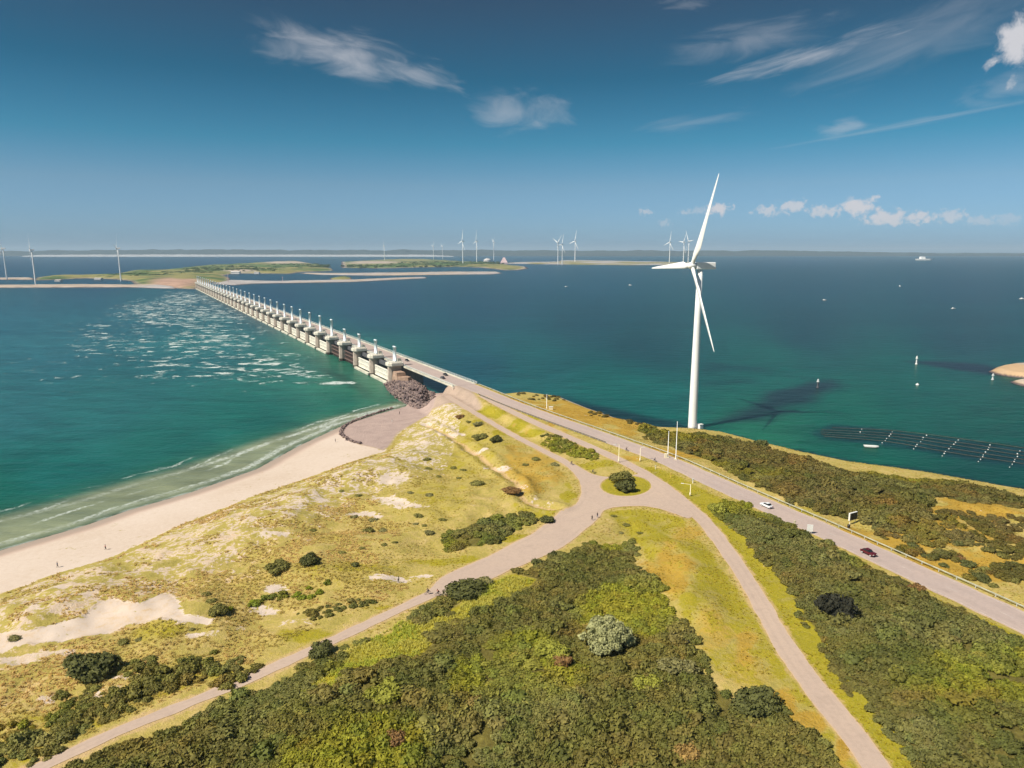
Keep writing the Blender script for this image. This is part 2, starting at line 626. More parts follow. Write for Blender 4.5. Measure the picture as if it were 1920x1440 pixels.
MAIN = [(*bar(120, 17.8), 13.0, 0), (*bar(20, 17.8), 13.0, 0), (*bar(-88, 18.2), 12.85, 0), (962, 758, 11.6), (1035, 785, 10.4), (1100, 808, 9.2), (1180, 837, 7.8), (1250, 863, 6.8), (1360, 913, 6.2),
        (1440, 949, 6.0), (1560, 1002, 6.0), (1640, 1039, 6.0), (1745, 1087, 6.0), (1920, 1168, 6.0), (2300, 1345, 6.0)]
SERVICE = [(905, 742, 12.2), (960, 772, 11.2), (1020, 800, 10.0), (1085, 828, 8.6), (1160, 862, 7.0), (1212, 890, 6.2), (1262, 925, 6.0), (1318, 975, 6.0), (1372, 1045, 6.0), (1424, 1127, 6.0),
           (1463, 1197, 6.0), (1520, 1280, 6.0), (1601, 1380, 6.0), (1644, 1440, 6.0), (1760, 1610, 6.0)]
ARM = [(838, 742, 8.6), (870, 762, 8.6), (905, 783, 8.2), (960, 815, 7.4), (1020, 846, 6.6), (1068, 872, 6.1), (1100, 905, 6.0)]
PATH = [(1000, 1030, 6.0), (905, 1070, 6.0), (840, 1098, 6.0), (803, 1117, 6.0), (715, 1158, 6.0), (630, 1198, 6.0), (480, 1266, 6.0), (340, 1324, 6.0), (220, 1372, 6.0), (73, 1440, 6.0), (-160, 1545, 6.0)]
ROADS = {k: catmull(road(v), 3.0) for k, v in (('main', MAIN), ('service', SERVICE), ('arm', ARM), ('path', PATH))}
HALF = {'main': 5.4, 'service': 2.45, 'arm': 2.0, 'path': 1.75}
JUNCTION_PX = [(1062, 866), (1080, 872), (1100, 884), (1122, 893), (1150, 895), (1178, 894), (1197, 889), (1214, 893), (1246, 917), (1278, 941), (1302, 966), (1292, 974), (1262, 963), (1230, 951), (1175, 948),
               (1135, 954), (1118, 976), (1062, 1025), (1000, 1051), (960, 1068), (905, 1094), (862, 1109), (822, 1118), (798, 1116), (800, 1108), (826, 1081), (905, 1047), (960, 1021), (1010, 994), (1045, 962), (1078, 951), (1091, 925), (1088, 900), (1074, 884)]
JUNCTION = [U(*p, 6.0)[:2] for p in JUNCTION_PX]
for _ in range(2):                               # round its corners
    q_ = []
    for k in range(len(JUNCTION)):
        a_, b_ = np.array(JUNCTION[k]), np.array(JUNCTION[(k + 1) % len(JUNCTION)])
        q_ += [tuple(a_ * .75 + b_ * .25), tuple(a_ * .25 + b_ * .75)]
    JUNCTION = q_
JUNCTION = [(p[0] + float(fbm(p[0], p[1], 4, 33, 2) - .5) * .9, p[1] + float(fbm(p[0], p[1], 4, 37, 2) - .5) * .9) for p in JUNCTION]
ISLAND_PX = [(1172 + 49 * math.cos(t) * (1 if math.cos(t) > 0 else 0.95), 911 + 19.5 * math.sin(t)) for t in np.linspace(0, 2 * math.pi, 33)[:-1]]
ISLAND = [U(*p, 6.0)[:2] for p in ISLAND_PX]


def height(x, y):
    x, y = np.asarray(x, float), np.asarray(y, float)
    dl = sdist(x, y, LAND, 500.0)
    dw = seg_dist(x, y, WEST)
    de = seg_dist(x, y, EAST)
    dd = sdist(x, y, DUNE, 500.0)
    beach = np.minimum(0.055 * dw, 2.2)
    dune = sstep(dd, -1, 24) * 3.6 + sstep(dd, 1, 10) * (fbm(x, y, 26, 3, 4) - 0.46) * 6.5 * sstep(dd, 0, 20) + sstep(dd, 0, 5) * (fbm(x, y, 5, 9, 3) - 0.5) * 1.1
    hw = beach + np.maximum(dune, 0)
    he = np.minimum(0.33 * de, 2.0 + 0.075 * de) + (fbm(x, y, 18, 5, 3) - 0.5) * np.clip(de * 0.06, 0, 1.2)
    h = np.minimum(hw, he)
    h = np.where(dl < 0, -0.22 * np.abs(dl), h)
    zs = ws = 0.0
    near = np.full(x.shape, 1e9)
    for k, P in ROADS.items():
        Q = P[::3]
        d, z = seg_dist(x, y, Q, Q[:, 2])
        d = np.maximum(d - HALF[k], 0.0)
        w = 1.0 / (d + 0.6) ** 4
        zs, ws = zs + z * w, ws + w
        near = np.minimum(near, d)
    dj = np.maximum(-sdist(x, y, JUNCTION, 60.0), 0.0)
    w = 1.0 / (dj + 0.6) ** 4
    zs, ws = zs + 6.0 * w, ws + w
    near = np.minimum(near, dj)
    zr = zs / ws
    # the embankment cannot stand higher than its slope to the water allows
    zr = np.minimum(zr, 0.6 + 0.55 * np.maximum(dl, 0)) if True else zr
    k = 1 - sstep(near, 1.2, 15.0)
    bridge = ((x - F0[0]) * FU[0] + (y - F0[1]) * FU[1]) > -80           # nothing under the bridge itself
    k = np.where(bridge, 0.0, k)
    return np.where(dl > 0, h * (1 - k) + zr * k, h)


GX0, GX1, GY0, GY1 = -330, 430, -30, 480
gx, gy = np.arange(GX0, GX1 + 1.0), np.arange(GY0, GY1 + 1.0)
XX, YY = np.meshgrid(gx, gy)
HH = height(XX, YY)


def H(x, y):
    """height of the finished ground (bilinear on its grid)"""
    x, y = np.asarray(x, float), np.asarray(y, float)
    u, v = np.clip(x - GX0, 0, len(gx) - 1.001), np.clip(y - GY0, 0, len(gy) - 1.001)
    i, j = u.astype(int), v.astype(int)
    fu, fv = u - i, v - j
    return (HH[j, i] * (1 - fu) + HH[j, i + 1] * fu) * (1 - fv) + (HH[j + 1, i] * (1 - fu) + HH[j + 1, i + 1] * fu) * fv


def G(px, py, dz=0.0):
    """the ground point seen at a pixel"""
    z = 6.0
    for _ in range(14):
        x, y, _z = U(px, py, z + dz)
        z = 0.5 * z + 0.5 * max(float(H(x, y)), 0.0)
    x, y, _z = U(px, py, z + dz)
    return (x, y, float(H(x, y)))


def GP(pts, dz=0.0):
    return [G(*p, dz)[:2] for p in pts]


# ------------------------------------------------------------------ zones of the ground cover
SAND_BLOW = GP([(-60, 1200), (0, 1185), (62, 1177), (95, 1167), (155, 1160), (190, 1127), (215, 1120), (265, 1130), (300, 1110), (325, 1112), (350, 1152), (400, 1160), (390, 1170), (337, 1168), (295, 1161), (237, 1172), (200, 1190), (120, 1205), (50, 1210), (0, 1227), (-60, 1240)])
SAND_SPOTS = [(115, 1100, 34, 7, .9), (160, 1112, 30, 7, .8), (60, 1140, 40, 8, .7), (510, 1000, 45, 14, .75), (600, 935, 40, 14, .75), (690, 965, 50, 12, .85), (735, 940, 45, 12, .85), (760, 950, 60, 5, .7), (740, 897, 40, 14, .75),
              (520, 1105, 40, 12, .8), (500, 1145, 45, 10, .75), (670, 895, 60, 24, .5), (560, 960, 70, 30, .5), (430, 1040, 90, 40, .5), (300, 1060, 120, 40, .42), (250, 1105, 90, 22, .5), (25, 1240, 60, 9, .7), (95, 1225, 60, 6, .6), (160, 1300, 30, 8, .55),
              (230, 1265, 60, 8, .6), (90, 1310, 40, 12, .5), (380, 1190, 50, 5, .6), (450, 1180, 30, 5, .5), (620, 1200, 40, 5, .5), (590, 1165, 100, 10, .4), (735, 1085, 60, 6, .75), (790, 1080, 40, 6, .8), (838, 746, 40, 13, .95),
              (770, 790, 30, 22, .4), (800, 800, 40, 8, .5), (835, 815, 40, 5, .7), (880, 845, 40, 5, .65), (930, 880, 40, 5, .65), (975, 915, 22, 7, .55), (1010, 945, 30, 6, .5), (1320, 823, 18, 6, .9), (1000, 940, 20, 10, .5), (1090, 790, 20, 5, .3)]
LUSH = GP([(545, 1306), (642, 1230), (767, 1167), (842, 1152), (890, 1100), (960, 1078), (1010, 1085), (960, 1120), (900, 1145), (840, 1180), (792, 1232), (767, 1243), (680, 1262), (630, 1298)])
LUSH_SPOTS = [(990, 785, 70, 12, 1.1), (925, 775, 45, 14, 1.2), (1000, 812, 50, 9, .9), (880, 850, 190, 90, .42), (800, 930, 130, 60, .40), (560, 1210, 200, 30, .3), (330, 1170, 100, 30, .32), (640, 1080, 220, 30, .32), (1130, 870, 60, 12, .6), (1065, 925, 20, 25, .7), (860, 1050, 120, 12, .6), (960, 1010, 60, 12, .6), (650, 1065, 150, 14, .5), (1470, 1090, 40, 90, .4), (1570, 1250, 50, 120, .45),
              (1680, 1400, 60, 90, .5), (1300, 935, 40, 22, .4), (1230, 905, 60, 20, .4), (1420, 1030, 20, 70, .6), (1500, 1190, 26, 70, .5), (1480, 1250, 20, 60, .4), (860, 740, 30, 10, .5), (130, 1350, 90, 16, .7), (570, 1190, 100, 18, .6), (700, 1140, 60, 12, .5), (1600, 1010, 40, 12, .4),
              (300, 1180, 70, 20, .5), (900, 790, 30, 12, .5), (860, 800, 30, 14, .5), (880, 900, 90, 30, .35), (620, 1010, 60, 10, .35), (1760, 1110, 60, 10, .5), (1500, 960, 60, 10, .5), (1000, 960, 60, 20, .5), (1195, 975, 30, 20, .4), (1180, 905, 60, 30, .3)]
GOLD_SPOTS = [(1090, 775, 150, 26, 1.0), (1280, 850, 120, 14, .9), (1720, 1000, 160, 40, .8), (1830, 955, 120, 30, .9), (1850, 1060, 120, 40, .8), (1400, 1250, 90, 60, .45), (1255, 1070, 50, 60, .75), (1340, 1180, 50, 60, .55), (1290, 1000, 40, 20, .6), (1400, 1210, 30, 50, .7), (1580, 1400, 25, 40, .9), (1500, 1370, 60, 50, 1.0), (1460, 1320, 50, 40, .9), (990, 870, 80, 40, .6), (1610, 1000, 60, 20, .7), (1000, 900, 50, 35, .7),
              (1750, 1050, 120, 26, .8), (1180, 800, 40, 20, .8), (470, 1080, 100, 25, .3)]
CENTRAL = GP([(60, 1500), (110, 1442), (250, 1388), (345, 1345), (480, 1290), (600, 1226), (690, 1194), (760, 1163), (800, 1135), (850, 1108), (890, 1098), (935, 1088), (1000, 1052), (1060, 1030), (1110, 1012), (1180, 1008), (1196, 1045), (1245, 1105), (1300, 1190), (1325, 1262), (1400, 1315), (1450, 1312), (1500, 1345), (1545, 1392), (1572, 1450), (1600, 1520)], 1.0)
RIGHT = GP([(1342, 940), (1380, 936), (1420, 953), (1500, 990), (1600, 1038), (1690, 1084), (1760, 1116), (1920, 1196), (2150, 1310), (2150, 1560), (1800, 1560), (1745, 1450), (1700, 1395), (1650, 1338), (1600, 1290), (1562, 1225), (1515, 1165), (1475, 1105), (1438, 1055), (1398, 1000), (1352, 966)], 0.8)
COAST = GP([(1200, 797), (1240, 804), (1285, 812), (1330, 815), (1365, 818), (1420, 834), (1500, 855), (1540, 866), (1600, 885), (1700, 895), (1760, 900), (1850, 918), (1920, 932), (2100, 975), (2100, 990), (1920, 948), (1830, 938), (1750, 926), (1715, 925), (1752, 945), (1742, 968), (1690, 985), (1650, 985), (1610, 968), (1560, 962), (1500, 945), (1440, 918), (1380, 884), (1330, 862), (1270, 842), (1215, 822)], 0.8)
COAST_SPOTS = [(1790, 975, 70, 18), (1880, 985, 60, 16), (1700, 1000, 60, 16), (1760, 1010, 50, 16), (1840, 1010, 60, 16), (1900, 1030, 50, 18), (1700, 1035, 30, 10), (1770, 1045, 30, 10), (1830, 1080, 20, 8), (1890, 1075, 40, 14), (1910, 940, 40, 12), (1060, 748, 70, 6), (1160, 777, 60, 7), (1210, 790, 40, 8), (1000, 740, 40, 4)]
LEFT = GP([(-80, 1385), (0, 1362), (60, 1350), (112, 1302), (160, 1295), (205, 1285), (265, 1248), (330, 1222), (375, 1208), (430, 1225), (500, 1240), (470, 1255), (410, 1272), (350, 1290), (290, 1316), (215, 1352), (60, 1425), (-80, 1490)], 0.8)
SLOPE = GP([(1015, 812), (1050, 818), (1085, 832), (1118, 846), (1122, 856), (1098, 855), (1070, 850), (1040, 842), (1018, 830)], 0.8)
HEDGE = GP([(435, 1138), (470, 1118), (540, 1098), (590, 1088), (618, 1092), (612, 1104), (560, 1115), (500, 1128), (455, 1142)], 0.8)
BUSHY = GP([(828, 1018), (845, 995), (880, 978), (930, 965), (985, 957), (1003, 966), (985, 985), (950, 1005), (900, 1020), (850, 1026)], 0.8)
STRIP = GP([(560, 1145), (600, 1138), (650, 1128), (700, 1118), (700, 1126), (640, 1143), (590, 1154), (562, 1156)], 0.8)

SAND = np.zeros(XX.shape)
LUSHM = np.zeros(XX.shape)
GOLD = np.zeros(XX.shape)
SOIL = np.zeros(XX.shape)
PAVE = np.zeros(XX.shape)
WETM = np.zeros(XX.shape)


SPOTN = (fbm(XX, YY, 6, 23, 4) - 0.5) * 1.5


def spots(T, lst):
    for px, py, rx, ry, amt in lst:
        c = np.array(G(px, py)[:2])
        ax = np.array(G(px + rx, py)[:2]) - c
        ay = np.array(G(px, py + ry)[:2]) - c
        A = np.linalg.inv(np.array([ax, ay]).T)
        dx, dy = XX - c[0], YY - c[1]
        r = np.hypot(A[0, 0] * dx + A[0, 1] * dy, A[1, 0] * dx + A[1, 1] * dy)
        r = r + SPOTN
        np.maximum(T, amt * (1 - sstep(r, 0.35, 1.2)), out=T)


wob = (fbm(XX, YY, 9, 21, 4) - 0.5) * 9
dd = sdist(XX, YY, DUNE, 400.0)
dl = sdist(XX, YY, LAND, 400.0)
dw = seg_dist(XX, YY, WEST)
de = seg_dist(XX, YY, EAST)
SAND = np.maximum(SAND, sstep(-dd, -1.5, 1.0))
SAND = np.maximum(SAND, sstep(sdist(XX, YY, SAND_BLOW) + wob * 0.25, -1.0, 1.2))
spots(SAND, SAND_SPOTS)
dry = sstep(dd, 0, 4) * (1 - sstep(dd, 28, 66)) * 0.50
SAND = np.maximum(SAND, np.where(XX < -25, dry, 0))
SAND = np.maximum(SAND, (1 - sstep(de, 1.6, 3.6)) * 0.9)
WETM = np.where(dl > 0, 1 - sstep(dw + wob * 0.15, 2.0, 11.0 + 0 * dw), 1.0)
LUSHM = np.maximum(LUSHM, sstep(sdist(XX, YY, LUSH) + wob * 0.3, -2, 2))
spots(LUSHM, LUSH_SPOTS)
FIELD = GP([(1130, 958), (1200, 952), (1285, 970), (1335, 1030), (1420, 1150), (1560, 1345), (1640, 1470), (1560, 1470), (1450, 1330), (1330, 1255), (1250, 1120), (1190, 1020)])
VERGE = GP([(1128, 953), (1232, 905), (1200, 870), (1260, 885), (1345, 930), (1480, 1000), (1920, 1190), (2100, 1290), (2100, 1560), (1550, 1560), (1190, 1010)])
LUSHM = np.maximum(LUSHM, 0.60 * sstep(sdist(XX, YY, FIELD), -1, 2))
LUSHM = np.maximum(LUSHM, 0.70 * sstep(sdist(XX, YY, VERGE), -2, 2) * (1 - sstep(sdist(XX, YY, FIELD), -2, 0)))
TRAIL = catmull([G(*p) for p in ((800, 797), (840, 815), (875, 838), (905, 858), (940, 882), (965, 900), (975, 920), (985, 938), (1015, 948), (1045, 955))], 1.5)
td = seg_dist(XX, YY, TRAIL[::2]) + wob * 0.08
HH -= 1.1 * np.exp(-(td / 1.7) ** 2)
HH += 0.7 * np.exp(-((td - 4.2) / 1.6) ** 2)

spots(GOLD, GOLD_SPOTS)
LUSHM = np.maximum(LUSHM, 0.45 * sstep(sdist(XX, YY, LEFT) + wob * 0.3, -0.5, 2.5))
for poly in (CENTRAL, RIGHT, COAST, BUSHY):
    SOIL = np.maximum(SOIL, sstep(sdist(XX, YY, poly) + wob * 0.3, -0.5, 2.5))
SOIL = SOIL * (1 - sstep(sdist(XX, YY, LUSH) + wob * 0.3, -2, 2))
REVET = GP([(640, 802), (665, 786), (735, 765), (770, 757), (800, 738), (835, 735), (815, 760), (790, 785), (745, 812), (728, 838), (718, 845), (672, 833), (655, 826), (640, 815)])
PAVE = sstep(sdist(XX, YY, REVET) + wob * 0.1, -0.8, 0.8)
APRON = GP([(806, 742), (830, 728), (862, 738), (905, 762), (885, 772), (850, 756), (822, 764), (800, 772)])
PAVE = np.maximum(PAVE, 0.85 * sstep(sdist(XX, YY, APRON) + wob * 0.15, -1, 1.5))
PAVE = np.maximum(PAVE, sstep(-(((XX - F0[0]) * FU[0] + (YY - F0[1]) * FU[1])), -40, -30) * 0 + np.where((((XX - F0[0]) * FU[0] + (YY - F0[1]) * FU[1])) > -34, 1.0, 0.0) * (dl > 0))
fr = np.full(XX.shape, 99.0)
for nm, Q in ROADS.items():
    if nm != 'main':
        fr = np.minimum(fr, seg_dist(XX, YY, Q[::3]) - HALF[nm])
isl = sdist(XX, YY, ISLAND)
fr = np.minimum(fr, np.where(isl > 0, isl * 1.6, -sdist(XX, YY, JUNCTION)))
LUSHM = np.maximum(LUSHM, 0.8 * sstep(isl, 0, 1))
FRINGE = (1 - sstep(fr, 0.1, 1.7)) * 0.8
FRINGE = np.maximum(FRINGE, 0.95 * (1 - sstep(td, 0.6, 1.9)))
lx = project(XX, np.maximum(YY, 60), 5.0)[0]
FRINGE = np.maximum(FRINGE, 0.44 * (1 - sstep(lx + wob * 12, 430, 760)) * sstep(dd, 0, 4) * (1 - sstep(dd, 50, 85)) * (YY > 60))
FRINGE = np.where(isl > 0, FRINGE * 0.6, FRINGE)
SAND = SAND * (1 - PAVE)

LUSHM = LUSHM * (1 - 0.75 * np.clip(GOLD, 0, 1))
m, n, b, out = material('dune_ground')
pos = n.new('ShaderNodeNewGeometry').outputs['Position']
big = n.noise(pos, 0.035, 4.0, 0.55)
mid = n.noise(pos, 0.16, 5.0, 0.6, 0.4)
fine = n.noise(pos, 0.75, 5.0, 0.65, 0.3)
tiny = n.noise(pos, 3.2, 3.0, 0.6)
streak = n.noise(n.mapping(pos, rot=(0, 0, R(-38)), scale=(0.12, 1.0, 1)), 0.55, 4.0, 0.6)
grass = n.ramp(n.math('ADD', n.math('MULTIPLY', mid, 0.55), n.math('MULTIPLY', fine, 0.45)),
               [(0.30, (0.29, 0.245, 0.058)), (0.45, (0.39, 0.315, 0.082)), (0.56, (0.48, 0.365, 0.125)), (0.70, (0.57, 0.42, 0.20))])
gold = n.ramp(n.math('ADD', n.math('MULTIPLY', mid, 0.6), n.math('MULTIPLY', fine, 0.4)), [(0.32, (0.32, 0.19, 0.026)), (0.5, (0.42, 0.265, 0.040)), (0.68, (0.48, 0.30, 0.06))])
lush = n.ramp(n.math('ADD', n.math('MULTIPLY', mid, 0.5), n.math('MULTIPLY', fine, 0.5)), [(0.30, (0.22, 0.195, 0.014)), (0.5, (0.31, 0.265, 0.018)), (0.7, (0.40, 0.31, 0.030))])
sand = n.ramp(n.math('ADD', n.math('MULTIPLY', big, 0.5), n.math('MULTIPLY', fine, 0.5)), [(0.3, (0.52, 0.41, 0.32)), (0.5, (0.585, 0.48, 0.395)), (0.7, (0.63, 0.53, 0.45))])
soil = n.ramp(fine, [(0.3, (0.09, 0.075, 0.02)), (0.7, (0.20, 0.17, 0.04))])
paving = n.ramp(n.math('ADD', n.math('MULTIPLY', mid, 0.5), n.math('MULTIPLY', tiny, 0.5)), [(0.3, (0.29, 0.215, 0.19)), (0.5, (0.40, 0.30, 0.265)), (0.7, (0.50, 0.375, 0.315))])
dm = n.math('SUBTRACT', n.math('ADD', n.math('MULTIPLY', mid, 0.6), n.math('MULTIPLY', fine, 0.4)), 0.5)
col = n.mix(n.step(n.math('ADD', n.attr('gold'), n.math('MULTIPLY', dm, 1.6)), 0.25, 0.75), grass, gold)
col = n.mix(n.step(n.math('ADD', n.attr('lush'), n.math('MULTIPLY', dm, 2.2)), 0.30, 0.62), col, lush)
# darker tussocks and dead stalks
tus = n.step(n.math('ADD', fine, n.math('MULTIPLY', n.math('SUBTRACT', streak, 0.5), 0.6)), 0.58, 0.72)
col = n.mix(n.math('MULTIPLY', tus, 0.36), col, (0.24, 0.18, 0.045))
col = n.mix(n.math('MULTIPLY', n.step(tiny, 0.52, 0.70), 0.30), col, (0.58, 0.44, 0.17))
col = n.mix(n.math('MULTIPLY', n.step(n.math('SUBTRACT', 1.0, tiny), 0.54, 0.70), 0.34), col, (0.19, 0.155, 0.032))
grit = n.noise(pos, 1.6, 4.0, 0.7, 0.5)
col = n.mix(n.math('MULTIPLY', n.step(grit, 0.54, 0.68), 0.30), col, (0.25, 0.22, 0.035))
col = n.mix(n.step(n.math('ADD', n.attr('soil'), n.math('MULTIPLY', dm, 0.8)), 0.35, 0.7), col, soil)
sn = n.math('ADD', n.math('MULTIPLY', n.math('SUBTRACT', mid, 0.5), 1.5), n.math('MULTIPLY', n.math('SUBTRACT', fine, 0.5), 1.9))
col = n.mix(n.step(n.math('ADD', n.attr('sand'), sn), 0.47, 0.62), col, sand)
col = n.mix(n.math('MULTIPLY', n.step(n.math('ADD', n.attr('fringe'), n.math('MULTIPLY', sn, 0.7)), 0.35, 0.9), 0.8), col, (0.52, 0.36, 0.19))
wet = n.math('MULTIPLY', n.step(n.attr('wet'), 0.15, 0.9), 0.85)
wetc = n.ramp(n.math('ADD', n.attr('wet'), 0.0), [(0.0, (0.58, 0.43, 0.35)), (0.5, (0.47, 0.33, 0.265)), (1.0, (0.32, 0.25, 0.205))])
col = n.mix(wet, col, wetc)
col = n.mix(n.attr('pave'), col, paving)
n.put(b.inputs['Base Color'], col)
b.inputs['Roughness'].default_value = 0.95
b.inputs['Specular IOR Level'].default_value = 0.1
bp = n.new('ShaderNodeBump')
bp.inputs['Strength'].default_value = 0.55
bp.inputs['Distance'].default_value = 0.8
n.put(bp.inputs['Height'], n.math('MULTIPLY', n.math('ADD', fine, n.math('MULTIPLY', tiny, 0.3)), n.math('SUBTRACT', 1.0, n.math('MULTIPLY', n.step(n.attr('sand'), 0.4, 0.9), 0.8))))
n.put(b.inputs['Normal'], bp.outputs[0])
M['ground'] = m

nyy, nxx = XX.shape
idx = np.arange(nyy * nxx).reshape(nyy, nxx)
F = np.stack([idx[:-1, :-1], idx[:-1, 1:], idx[1:, 1:], idx[1:, :-1]], -1).reshape(-1, 4)
hz = HH.ravel()
F = F[hz[F].max(1) > -1.5]
used = np.unique(F)
remap = np.full(nyy * nxx, -1)
remap[used] = np.arange(len(used))
me = fast_mesh('ground', np.stack([XX.ravel(), YY.ravel(), hz], -1)[used], remap[F], M['ground'], True)
for nm, T in (('sand', SAND), ('lush', LUSHM), ('gold', GOLD), ('soil', SOIL), ('pave', PAVE), ('wet', WETM), ('fringe', FRINGE)):
    add_attr(me, nm, T.ravel()[used])
tag(link('ground', me), 'grassy dune land with sandy beach between the two waters', kind='structure')


# ------------------------------------------------------------------ roads
def ribbon(name, P, half, mat, lift, label, kind='structure', offs=0.0, cols=7, t0=0.0, t1=1.0, z=None):
    P = np.asarray(P)
    P = P[int(t0 * (len(P) - 1)):int(t1 * (len(P) - 1)) + 1]
    T = np.gradient(P[:, :2], axis=0)
    T /= np.linalg.norm(T, axis=1)[:, None]
    Nn = np.stack([T[:, 1], -T[:, 0]], -1)
    u = np.linspace(-1, 1, cols)
    w = half if np.ndim(half) else np.full(len(P), half)
    if 'line' not in name:                       # worn, uneven edges
        w = w + (fbm(P[:, 0], P[:, 1], 5, 43, 3) - 0.5) * 0.9
    X = P[:, None, :2] + Nn[:, None, :] * (u[None, :, None] * w[:, None, None] + offs)
    Z = (H(X[..., 0], X[..., 1]) if z is None else np.full(X.shape[:2], z)) + lift
    V = np.concatenate([X, Z[..., None]], -1).reshape(-1, 3)
    i = np.arange(len(P) * cols).reshape(len(P), cols)
    F = np.stack([i[:-1, :-1], i[:-1, 1:], i[1:, 1:], i[1:, :-1]], -1).reshape(-1, 4)[:, ::-1]
    me = fast_mesh(name, V, F, mat, True)
    add_attr(me, 'across', np.abs(np.tile(u, len(P))))
    o = link(name, me)
    return tag(o, label, kind=kind)


LANDMAIN = catmull([p for p in ROADS['main'][::4] if ((p[0] - F0[0]) * FU[0] + (p[1] - F0[1]) * FU[1]) < -84], 1.5)
ribbon('main_road', LANDMAIN, 5.4, M['main_road'], 0.045, 'two lane asphalt road running from the bridge along the coast', cols=11)
ribbon('service_road', catmull(ROADS['service'][::3], 1.5), 2.45, M['service_road'], 0.055, 'pale narrow road curving towards the viewer beside the golden field')
ribbon('access_road', catmull(ROADS['arm'][::3], 1.5), 1.9, M['track'], 0.066, 'narrow pinkish road descending from the dam to the junction')
ribbon('footpath', catmull(ROADS['path'][::3], 1.5), 1.6, M['track'], 0.060, 'narrow path running down between dunes and thicket')
for k, off in enumerate((-4.6, 4.6)):
    ribbon('road_edge_line', LANDMAIN, 0.11, M['marking'], 0.055, 'thin painted edge line along the main road', offs=off, cols=2)
V, Fq = [], []
PP = LANDMAIN
for k in range(4, len(PP) - 6, 8):
    seg = PP[k:k + 3, :2]
    t = seg[-1] - seg[0]
    t = t / np.linalg.norm(t)
    nn = np.array((t[1], -t[0])) * 0.09
    q = [seg[0] - nn, seg[0] + nn, seg[-1] + nn, seg[-1] - nn]
    i = len(V)
    V += [(p[0], p[1], float(H(*p)) + 0.055) for p in q]
    Fq.append((i, i + 1, i + 2, i + 3))
tag(link('road_centre_line', fast_mesh('road_centre_line', V, Fq, M['marking'])), 'dashed painted centre line of the main road', kind='structure')

# the paved junction with a hole for its grass island
JB, IB = [Vector(p) for p in JUNCTION], [Vector(p) for p in ISLAND]
lo_, hi_ = np.array(JUNCTION).min(0), np.array(JUNCTION).max(0)
qx, qy = np.meshgrid(np.arange(lo_[0], hi_[0], 1.0), np.arange(lo_[1], hi_[1], 1.0))
qx, qy = qx.ravel(), qy.ravel()
k = (sdist(qx, qy, JUNCTION) > 0.4) & (sdist(qx, qy, ISLAND) < -0.4)
nj, ni = len(JB), len(IB)
edges_ = [(a, (a + 1) % nj) for a in range(nj)] + [(nj + a, nj + (a + 1) % ni) for a in range(ni)]
cdt = delaunay_2d_cdt(JB + IB + [Vector((x_, y_)) for x_, y_ in zip(qx[k], qy[k])], edges_, [], 0, 1e-5)
jv = np.array([(v.x, v.y, 0.0) for v in cdt[0]])
jf = np.array([f[:] for f in cdt[2]])
jc = jv[jf].mean(1)
jf = jf[(sdist(jc[:, 0], jc[:, 1], JUNCTION) > 0) & (sdist(jc[:, 0], jc[:, 1], ISLAND) < 0)]
me = fast_mesh('road_junction', jv, jf)
co = np.empty(len(me.vertices) * 3, np.float32)
me.vertices.foreach_get('co', co)
co = co.reshape(-1, 3)
co[:, 2] = H(co[:, 0], co[:, 1]) + 0.075
if me.polygons[0].normal.z < 0:
    me.flip_normals()
me.vertices.foreach_set('co', co.ravel())
dj = np.minimum(sdist(co[:, 0].astype(float), co[:, 1].astype(float), JUNCTION), -sdist(co[:, 0].astype(float), co[:, 1].astype(float), ISLAND))
for nm in ('service', 'arm', 'path'):            # no rim where another road runs into it
    dj = np.where(seg_dist(co[:, 0].astype(float), co[:, 1].astype(float), ROADS[nm][::3]) < HALF[nm] + 1.0, 9.0, dj)
add_attr(me, 'across', 1.05 - np.clip(dj / 2.5, 0, 1))
me.materials.append(M['track'])
tag(link('road_junction', me), 'wide paved junction with a grass island', kind='structure')

# sandy footpath in the dunes and guard rails


M['rail_weathered'] = simple('weathered_rail', (0.42, 0.43, 0.34), 0.6, 0.2, 0.5)
M['rail_dark'] = simple('dark_rail', (0.14, 0.13, 0.09), 0.6, 0.2, 0.5)


def guard_rail(name, off, label, t0, t1, mat, h=0.75):
    P = catmull(LANDMAIN[::6], 4.0)
    P = P[int(t0 * len(P)):int(t1 * len(P))]
    T = np.gradient(P[:, :2], axis=0)
    T /= np.linalg.norm(T, axis=1)[:, None]
    Q = P[:, :2] + np.stack([T[:, 1], -T[:, 0]], -1) * off
    root = empty(name, (float(Q[0, 0]), float(Q[0, 1]), float(H(*Q[0]))))
    o3 = np.array(root.location)
    Z = H(Q[:, 0], Q[:, 1])
    V, Fq = [], []
    for k in range(len(Q)):
        nn = np.array((T[k, 1], -T[k, 0]))
        for dz, w in ((h - 0.17, 0.05), (h + 0.17, 0.05), (h + 0.17, -0.05), (h - 0.17, -0.05)):
            V.append((*(Q[k] + nn * w - o3[:2]), Z[k] + dz - o3[2]))
        if k:
            a, b = 4 * (k - 1), 4 * k
            for j in range(4):
                Fq.append((a + j, a + (j + 1) % 4, b + (j + 1) % 4, b + j))
    link('rail_beam', fast_mesh('rail_beam', V, Fq, mat), root)
    pm = MB().box((0, 0, h / 2 - 0.1), (0.14, 0.14, h + 0.1)).mesh('post', M['rail_metal'])
    for k in range(0, len(Q), max(1, len(Q) // 60)):
        link('post', pm, root, (Q[k, 0] - o3[0], Q[k, 1] - o3[1], Z[k] - o3[2]))
    tag(root, label, 'guard rail')


guard_rail('guard_rail', -6.3, 'long pale guard rail along the waterside edge of the main road', 0.02, 0.97, M['rail_weathered'])
guard_rail('guard_rail', 5.9, 'shorter guard rail between the main road and the service road', 0.10, 0.42, M['rail_dark'])

